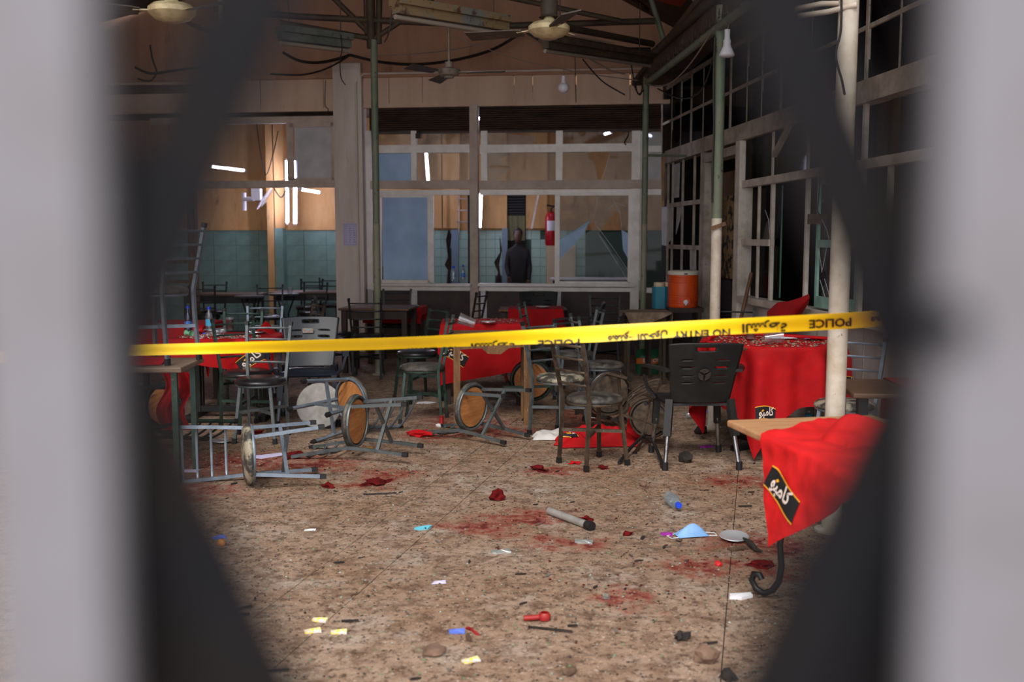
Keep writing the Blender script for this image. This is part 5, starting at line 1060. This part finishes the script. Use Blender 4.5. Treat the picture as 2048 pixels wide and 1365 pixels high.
a = fl(1098, 1030); b = fl(1178, 1060); a.z = b.z = .022; t = thing('steel_pipe', 'short grey steel pipe lying across the floor at centre', 'pipe'); MB().tube([a, b], .021, 16).build('pipe', 'steel_pipe', t, 50); MB().tube([b - (b - a).normalized() * .02, b + (b - a).normalized() * .025], .026, 16).build('end_cap', 'rubber', t, 50)
def lump(label, px, py, s, m, name='debris', cat='debris', seed=0, flatn=.5, spiky=.35, lift=0, group=None):
    q = MB(); bm = bmesh.new(); bmesh.ops.create_icosphere(bm, subdivisions=2, radius=1)
    for v in bm.verts: k = 1 + spiky * noise.noise(v.co * 1.7 + V((seed, 0, 0))) * 2; v.co = V((v.co.x * k * s, v.co.y * k * s * .7, max(-.6, v.co.z * k) * s * flatn))
    lo = min(v.co.z for v in bm.verts); me = bpy.data.meshes.new(name); 
    for v in bm.verts: v.co.z -= lo
    bm.to_mesh(me); bm.free(); me.materials.append(MATS[m]); o = link(name, me); p = fl(px, py); o.location = (p.x, p.y, lift); o.rotation_euler = (0, 0, seed * 1.3); return tag(o, label, cat, group)
lump('dark red cloth knot lying left of the steel pipe', 996, 1000, .05, 'red_scrap', 'cloth_scrap', 'cloth', 1, .7, .5); lump('ragged dark red scrap behind the steel pipe end', 1172, 1043, .035, 'red_scrap', 'cloth_scrap', 'cloth', 2, .5, .6); lump('bright red torn scrap right of the steel pipe', 1256, 1070, .032, 'red_scrap', 'cloth_scrap', 'cloth', 3, .35, .6); lump('red shredded scrap left of the brown-posted chair', 1075, 939, .06, 'red_scrap', 'cloth_scrap', 'cloth', 4, .2, .7)
lump('small red scrap under the brown-posted chair', 1150, 928, .035, 'red_cloth', 'cloth_scrap', 'cloth', 5, .3, .7); lump('dark red scraps between the brown-posted chair legs', 1205, 937, .045, 'red_scrap', 'cloth_scrap', 'cloth', 6, .2, .7); lump('bright red cloth scrap left of the torn black underside', 838, 872, .09, 'red_cloth', 'cloth_scrap', 'cloth', 7, .3, .4); lump('dark red rag right of the fallen plywood seat', 752, 968, .085, 'red_scrap', 'cloth_scrap', 'cloth', 8, .22, .6); lump('small dark red scrap near the fallen chair feet', 657, 975, .04, 'red_scrap', 'cloth_scrap', 'cloth', 9, .4, .7); lump('red scrap behind the fallen side-lying chair', 512, 868, .045, 'red_scrap', 'cloth_scrap', 'cloth', 10, .4, .6); lump('long red shred right of the foreground joint near the table leg', 1520, 1132, .06, 'red_scrap', 'cloth_scrap', 'cloth', 12, .2, .6); lump('dark red clump beside the white paper at left', 585, 915, .07, 'red_scrap', 'cloth_scrap', 'cloth', 13, .3, .6)
lump('brown charred lump under the plastic armchair', 1372, 925, .055, 'charcoal', 'charred_lump', 'debris', 14, .9, .25); lump('striped dark bundle behind the plastic armchair', 1402, 868, .06, 'charcoal', 'bundle', 'debris', 15, .8, .3); lump('small grey stone right of the brown-posted chair', 1286, 973, .025, 'stone', 'stone', 'stone', 16, .9, .3); lump('brown stone near the cloth tip at right', 1408, 981, .03, 'stone', 'stone', 'stone', 17, .6, .3)
lump('flat brown stone flake in the left foreground', 868, 1306, .058, 'stone', 'stone', 'stone', 18, .25, .2); lump('pale brown broken stone at the lower right', 1412, 1325, .045, 'stone', 'stone', 'stone', 19, .9, .35); lump('dark brown stone at the bottom centre', 1140, 1348, .03, 'debris_brown', 'stone', 'stone', 20, .5, .3); lump('small grey pebble in the dark red stain at centre', 1212, 1198, .02, 'debris_grey', 'stone', 'stone', 21, .7, .3); lump('black sooty lump at lower right', 1362, 1280, .03, 'charcoal', 'charred_lump', 'debris', 22, .6, .6); lump('black lump at the bottom right edge', 1455, 1358, .036, 'charcoal', 'charred_lump', 'debris', 23, .5, .4)
lump('small orange round fruit on the floor at left', 443, 1092, .022, 'egg', 'small_fruit', 'fruit', 24, 1.0, .08); lump('yellow crumb ball at the left edge of the floor', 342, 1083, .02, 'amber', 'small_fruit', 'fruit', 25, .9, .2); lump('small red bead in the stain near the table leg', 1437, 1132, .02, 'bright_red', 'bead', 'bead', 26, .7, .2)
# wrappers
for i, (px, py, m, lb) in enumerate(((640, 1243, 'wrapper_yellow', 'upper one of three yellow sweet wrappers in the left foreground'), (626, 1265, 'wrapper_yellow', 'left one of three yellow sweet wrappers in the left foreground'), (678, 1267, 'wrapper_yellow', 'right one of three yellow sweet wrappers in the left foreground'), (942, 1324, 'wrapper_yellow', 'single yellow sweet wrapper at the bottom centre'), (914, 1266, 'wrapper_blue', 'small blue and white wrapper at bottom centre'), (438, 1077, 'wrapper_blue', 'small dark blue wrapper beside the orange fruit'), (1333, 1071, 'purple', 'purple wrapper scrap left of the pale blue mask'), (1413, 895, 'purple', 'purple plastic stick behind the plastic armchair leg'), (1002, 1106, 'foil', 'crumpled silver foil left of the foreground stain'), (1168, 1086, 'foil', 'small clear plastic scrap below the steel pipe'), (733, 899, 'amber', 'yellow bottle cap beside the fallen chair'), (1475, 1100, 'debris_brown', 'brown bark piece below the silver lid'))):
    s = 1.0 if i < 7 else 1.5
    flat(lb, [(-.03 * s, -.010 * s), (-.018 * s, -.014 * s), (.018 * s, -.012 * s), (.032 * s, -.016 * s), (.03 * s, .012 * s), (.014 * s, .010 * s), (-.02 * s, .014 * s), (-.034 * s, .012 * s)], TR(fl(px, py)) @ Matrix.Rotation(random.uniform(-.5, .5), 4, 'Z'), m, 'wrapper', 'wrapper', .010)
p = fl(1072, 1243); t = thing('plastic_spout', 'red plastic spout piece lying in the centre foreground', 'plastic', p); MB().tube([(-.05, 0, .012), (0, .005, .013), (.02, .012, .014)], .011, 10).build('stem', 'red_plastic', t, 50); MB().lathe([(0, 0), (.022, .002), (.026, .02), (.018, .032), (.014, .032), (.02, .018), (0, .006)], 16, TR((.035, .012, 0))).build('spout_cup', 'red_plastic', t, 50)
flat('thin curved red plastic strip in the centre foreground', [(-.03, .03), (-.012, .022), (.014, -.03), (.03, -.035), (.02, -.01), (-.005, .03), (-.02, .038)], TR(fl(945, 1265)), 'wrapper_red', 'plastic_strip', 'plastic', .006)
t = thing('candle_holder', 'small red and white candle holder on the floor at centre left', 'candle holder', fl(883, 853)); MB().lathe([(0, 0), (.045, 0), (.05, .012), (.03, .022), (0, .024)], 18).build('saucer', 'white_plastic', t, 50); MB().lathe([(.02, .022), (.018, .08), (.026, .085), (0, .085)], 14).build('stem', 'red_plastic', t, 50)
p = fl(1290, 915); t = thing('bent_wire', 'bent black chair iron lying before the dark round underside', 'scrap metal'); MB().tube([fl(1238, 930) + V((0, 0, .015)), fl(1262, 912) + V((0, 0, .06)), fl(1285, 900) + V((0, 0, .10)), fl(1308, 912) + V((0, 0, .09)), fl(1322, 930) + V((0, 0, .03)), fl(1324, 938) + V((0, 0, .012))], .012, 8).build('iron', 'rubber', t, 60)
t = thing('burnt_strip', 'black burnt strip curling beside the silver lid', 'debris'); MB().tube([fl(1487, 1085) + V((0, 0, .02)), fl(1500, 1098) + V((0, 0, .03)), fl(1512, 1106) + V((0, 0, .015)), fl(1525, 1108) + V((0, 0, .01))], [.006, .016, .012, .004], 8).build('strip', 'charcoal', t, 60)
# glass on the round table, left table and centre table
def crumbs(label, fn, n, s, mats, name, cat):
    t = thing(name, label, cat); t['kind'] = 'stuff'
    for m in mats:
        q = MB()
        for i in range(n // len(mats)):
            p = V(fn()); a = random.uniform(0, math.tau); r = s * random.uniform(.4, 1.3); h = r * random.uniform(.2, .7)
            q.add([p + V((r * math.cos(a), r * math.sin(a), 0)), p + V((r * math.cos(a + 2), r * math.sin(a + 2), 0)), p + V((r * math.cos(a + 4), r * math.sin(a + 4), 0)), p + V((0, 0, h))], [(0, 1, 3), (1, 2, 3), (2, 0, 3), (2, 1, 0)])
        q.build('crumbs', m, t)['kind'] = 'stuff'
    return t
mat('glass_crumb', (150, 160, 152), .4, c2=(110, 134, 120), sc=30); mat('crumb_tan', (142, 120, 98), .9); mat('crumb_dark', (58, 46, 38), .9); mat('crumb_green', (96, 128, 92), .8); mat('crumb_white', (216, 210, 202), .8); mat('crumb_red', (84, 14, 13), .9, spec=.1)
def disc(cx, cy, r, z, sx=1, sy=1):
    def f():
        a = random.uniform(0, math.tau); q = r * math.sqrt(random.random()); return (cx + q * math.cos(a) * sx, cy + q * math.sin(a) * sy, z)
    return f
crumbs('broken glass crumbs strewn over the round red table', disc(RT[0], RT[1] - .05, .45, RH + .008), 600, .011, ('glass_crumb', 'crumb_tan', 'crumb_dark', 'crumb_dark', 'crumb_tan'), 'glass_crumbs', 'broken glass')
crumbs('broken glass crumbs on the left red table', disc(LT[0] - .05, LT[1] - .1, .36, LTH + .008, 1, .6), 350, .010, ('glass_crumb', 'crumb_white'), 'glass_crumbs', 'broken glass')
crumbs('glass dust on the centre red table', disc(C2[0], C2[1], .34, .758), 200, .009, ('glass_crumb', 'crumb_dark'), 'glass_crumbs', 'broken glass')
def floorpt():
    while True:
        x = random.uniform(-2.6, 3.0); y = random.uniform(3.0, 11.5)
        px = 1024 + FPX * x / y
        if 180 < px < 1900 and x < 3.05 - .087 * y: return (x, y, .001)
crumbs('tiny crumbs of glass and grit strewn over the whole floor', floorpt, 22000, .0065, ('crumb_dark', 'crumb_tan', 'crumb_dark', 'crumb_tan', 'glass_crumb', 'crumb_dark', 'crumb_green', 'crumb_tan', 'crumb_dark'), 'floor_grit', 'grit')
def redpt():
    px, py = random.choice(((470, 925), (620, 930), (930, 845), (1000, 862), (1050, 1040), (1250, 1195), (1400, 1130), (1520, 1085), (1480, 965), (1200, 870), (780, 945))); p = fl(px, py); return (p.x + random.gauss(0, .2), p.y + random.gauss(0, .25), .002)
crumbs('dark red crumbs scattered around the stains', redpt, 420, .008, ('crumb_red',), 'floor_grit', 'grit')
# countable fragments
frag = []
for k in range(6):
    L = .5 + .25 * k; frag.append((MB().prism([(-1, -.25), (-.3, -.4), (.6, -.3), (1, .05), (.4, .35), (-.6, .3)], 0, .25).mesh('fragment', ('charcoal', 'debris_brown', 'debris_grey', 'charcoal', 'stone', 'debris_brown')[k]), ('black charred splinter', 'brown bark-like chip', 'grey plaster chip', 'black charred splinter', 'brown stone chip', 'brown bark-like chip')[k]))
for i in range(230):
    x, y, z = floorpt()
    if i < 150: y = 3.3 + (y - 3) * .45; x = random.uniform(-.36, .40) * y
    me, kind = random.choice(frag); o = link('debris_fragment', me); s = random.uniform(.006, .018) * (1 if random.random() < .88 else 1.7)
    o.location = (x, y, .002); o.rotation_euler = (0, random.uniform(-.05, .05), random.uniform(0, 6.3) * .4); o.scale = (s * random.uniform(.9, 1.6), s, s * random.uniform(.4, 1)); tag(o, kind + ' lying loose on the dusty floor', 'debris', kind + 's on the floor')
for i, (px, py, a, l) in enumerate(((478, 1232, 0.1, .045), (490, 1218, .5, .03), (545, 1345, .15, .06), (700, 1245, .05, .035), (845, 1060, 0, .02), (1100, 1262, -.3, .09), (760, 990, .15, .1), (1145, 1255, 0, .02), (1490, 1015, 0, .04), (1420, 1290, .2, .03))):
    p = fl(px, py); tag(MB().bar((-l, 0, .006), (l, 0, .008), .008, .006).build('wood_splinter', 'charcoal', None, None, TR(p) @ Matrix.Rotation(a, 4, 'Z')), 'long thin dark splinter lying flat on the floor', 'debris', 'dark splinters on the floor')
# ================================================================ POLICE TAPE
TP = [(-1990, 800, 822, 3.98), (-150, 712, 734, 3.95), (280, 690, 712, 3.85), (540, 683, 705, 3.75), (757, 677, 700, 3.7), (860, 673, 696, 3.66), (1000, 664, 691, 3.6), (1190, 652, 685, 3.52), (1400, 641, 672, 3.46), (1580, 632, 664, 3.4), (1700, 626, 658, 3.36), (1800, 620, 651, 3.33), (2300, 592, 622, 3.2), (2790, 566, 596, 3.2)]
def tape_at(px, v):
    for a, b in zip(TP, TP[1:]):
        if a[0] <= px <= b[0]:
            s = (px - a[0]) / (b[0] - a[0]); T_ = a[1] + (b[1] - a[1]) * s; B_ = a[2] + (b[2] - a[2]) * s; Y = a[3] + (b[3] - a[3]) * s; break
    tilt = .035 * math.sin(px / 160) ; return at(px, B_ + (T_ - B_) * v, Y + tilt * (v - .5) + .012 * math.cos(math.pi * v))
t = thing('barrier_tape', 'yellow printed police tape stretched across the room', 'tape')
MB().grid(lambda u, v: tape_at(-1990 + 4780 * u, v), 240, 5, .0006).build('tape_strip', 'tape', t, 60)
AL = '\uFE94\uFEC3\uFEAE\uFEB8\uFEDF\uFE8D'; MN = '\uFEDD\uFEEE\uFEA7\uFEAA\uFEDF\uFE8D \uFEC9\uFEEE\uFEE8\uFEE4\uFEE3'
for tx, pc, wpx, v0, hv in (('POLICE', 1660, 82, .66, .52), (AL, 1528, 88, .62, .55), ('NO ENTRY', 1404, 112, .36, .5), (MN, 1275, 118, .34, .5), ('POLICE', 1118, 82, .24, .5), (AL, 985, 86, .2, .5), ('NO ENTRY', 862, 100, .02, .4), (MN, 1795, 110, .62, .5)):
    cc = bpy.data.curves.new('m', 'FONT'); cc.body = tx; oo = bpy.data.objects.new('m', cc); COL.objects.link(oo); bpy.context.view_layer.update(); wd = oo.dimensions.x; bpy.data.objects.remove(oo); bpy.data.curves.remove(cc)
    k = wpx / wd
    textmesh(tx, 1.0, lambda X, Y: tape_at(pc - X * k, max(.0, min(1, v0 - Y * hv / .72))) + V((0, -.004, 0)), 'tape_print', 'tape_lettering', t, .03)
# ================================================================ FOLDING GATE IN FRONT OF THE CAMERA
GY = .2
g = thing('folding_gate', 'out-of-focus folding metal gate close to the viewer, looked through', 'gate')
def gx(px, Y=GY): return at(px, 700, Y).x
for x0, x1 in ((-.107, gx(212)), (gx(1862), .112)):
    MB().box(x0, x1, GY - .004, GY + .004, .1, 2.3).build('channel', 'gate_light', g)
    for s in (0, 1): MB().box(x0 + s * (x1 - x0 - .003), x0 + s * (x1 - x0 - .003) + .003, GY + .004, GY + .02, .1, 2.3).build('channel_flange', 'gate_dark', g)  # channel sides take the dark colour for their shade
zl = at(150, 800, GY).z; zr = at(1876, 729, GY).z; xl = gx(150); xr = gx(1876); sl = .43
def lattice(x, z, sg, Y):
    dz = (xr - xl) / sl; p0 = V((x, Y, z)); p1 = V((x + sg * (xr - xl), Y, z + dz)); MB().bar(p0, p1, .0195, .003, up=(0, 1, 0)).build('lattice_bar', 'gate_dark', g)
for k in range(-3, 2):
    dz = (xr - xl) / sl
    lattice(xl, zl + k * dz, 1, GY + .008); lattice(xr, zr + k * dz, -1, GY + .012)
for p0, p1 in (((190, 930), (420, 1480)), ((1868, 860), (1668, 1480)), ((1905, 900), (1790, 1480))):
    a_ = at(*p0, GY + .016); b_ = at(*p1, GY + .016); MB().bar(V((a_.x, GY + .016, a_.z)), V((b_.x, GY + .016, b_.z)), .013, .003, up=(0, 1, 0)).build('lattice_bar', 'gate_dark', g)
for x, z in ((xr, zr + .008),): MB().lathe([(0, 0), (.005, 0), (.004, .004), (0, .005)], 12, TR((x, GY - .004, z)) @ Matrix.Rotation(math.pi / 2, 4, 'X')).build('rivet', 'gate_dark', g)
MB().box(gx(205), gx(292, GY + .016), GY + .014, GY + .017, .1, at(300, 640, GY).z).build('stile', 'gate_dark', g); MB().box(gx(1792, GY + .016), gx(1870), GY + .014, GY + .017, .1, 2.3).build('stile', 'gate_dark', g)
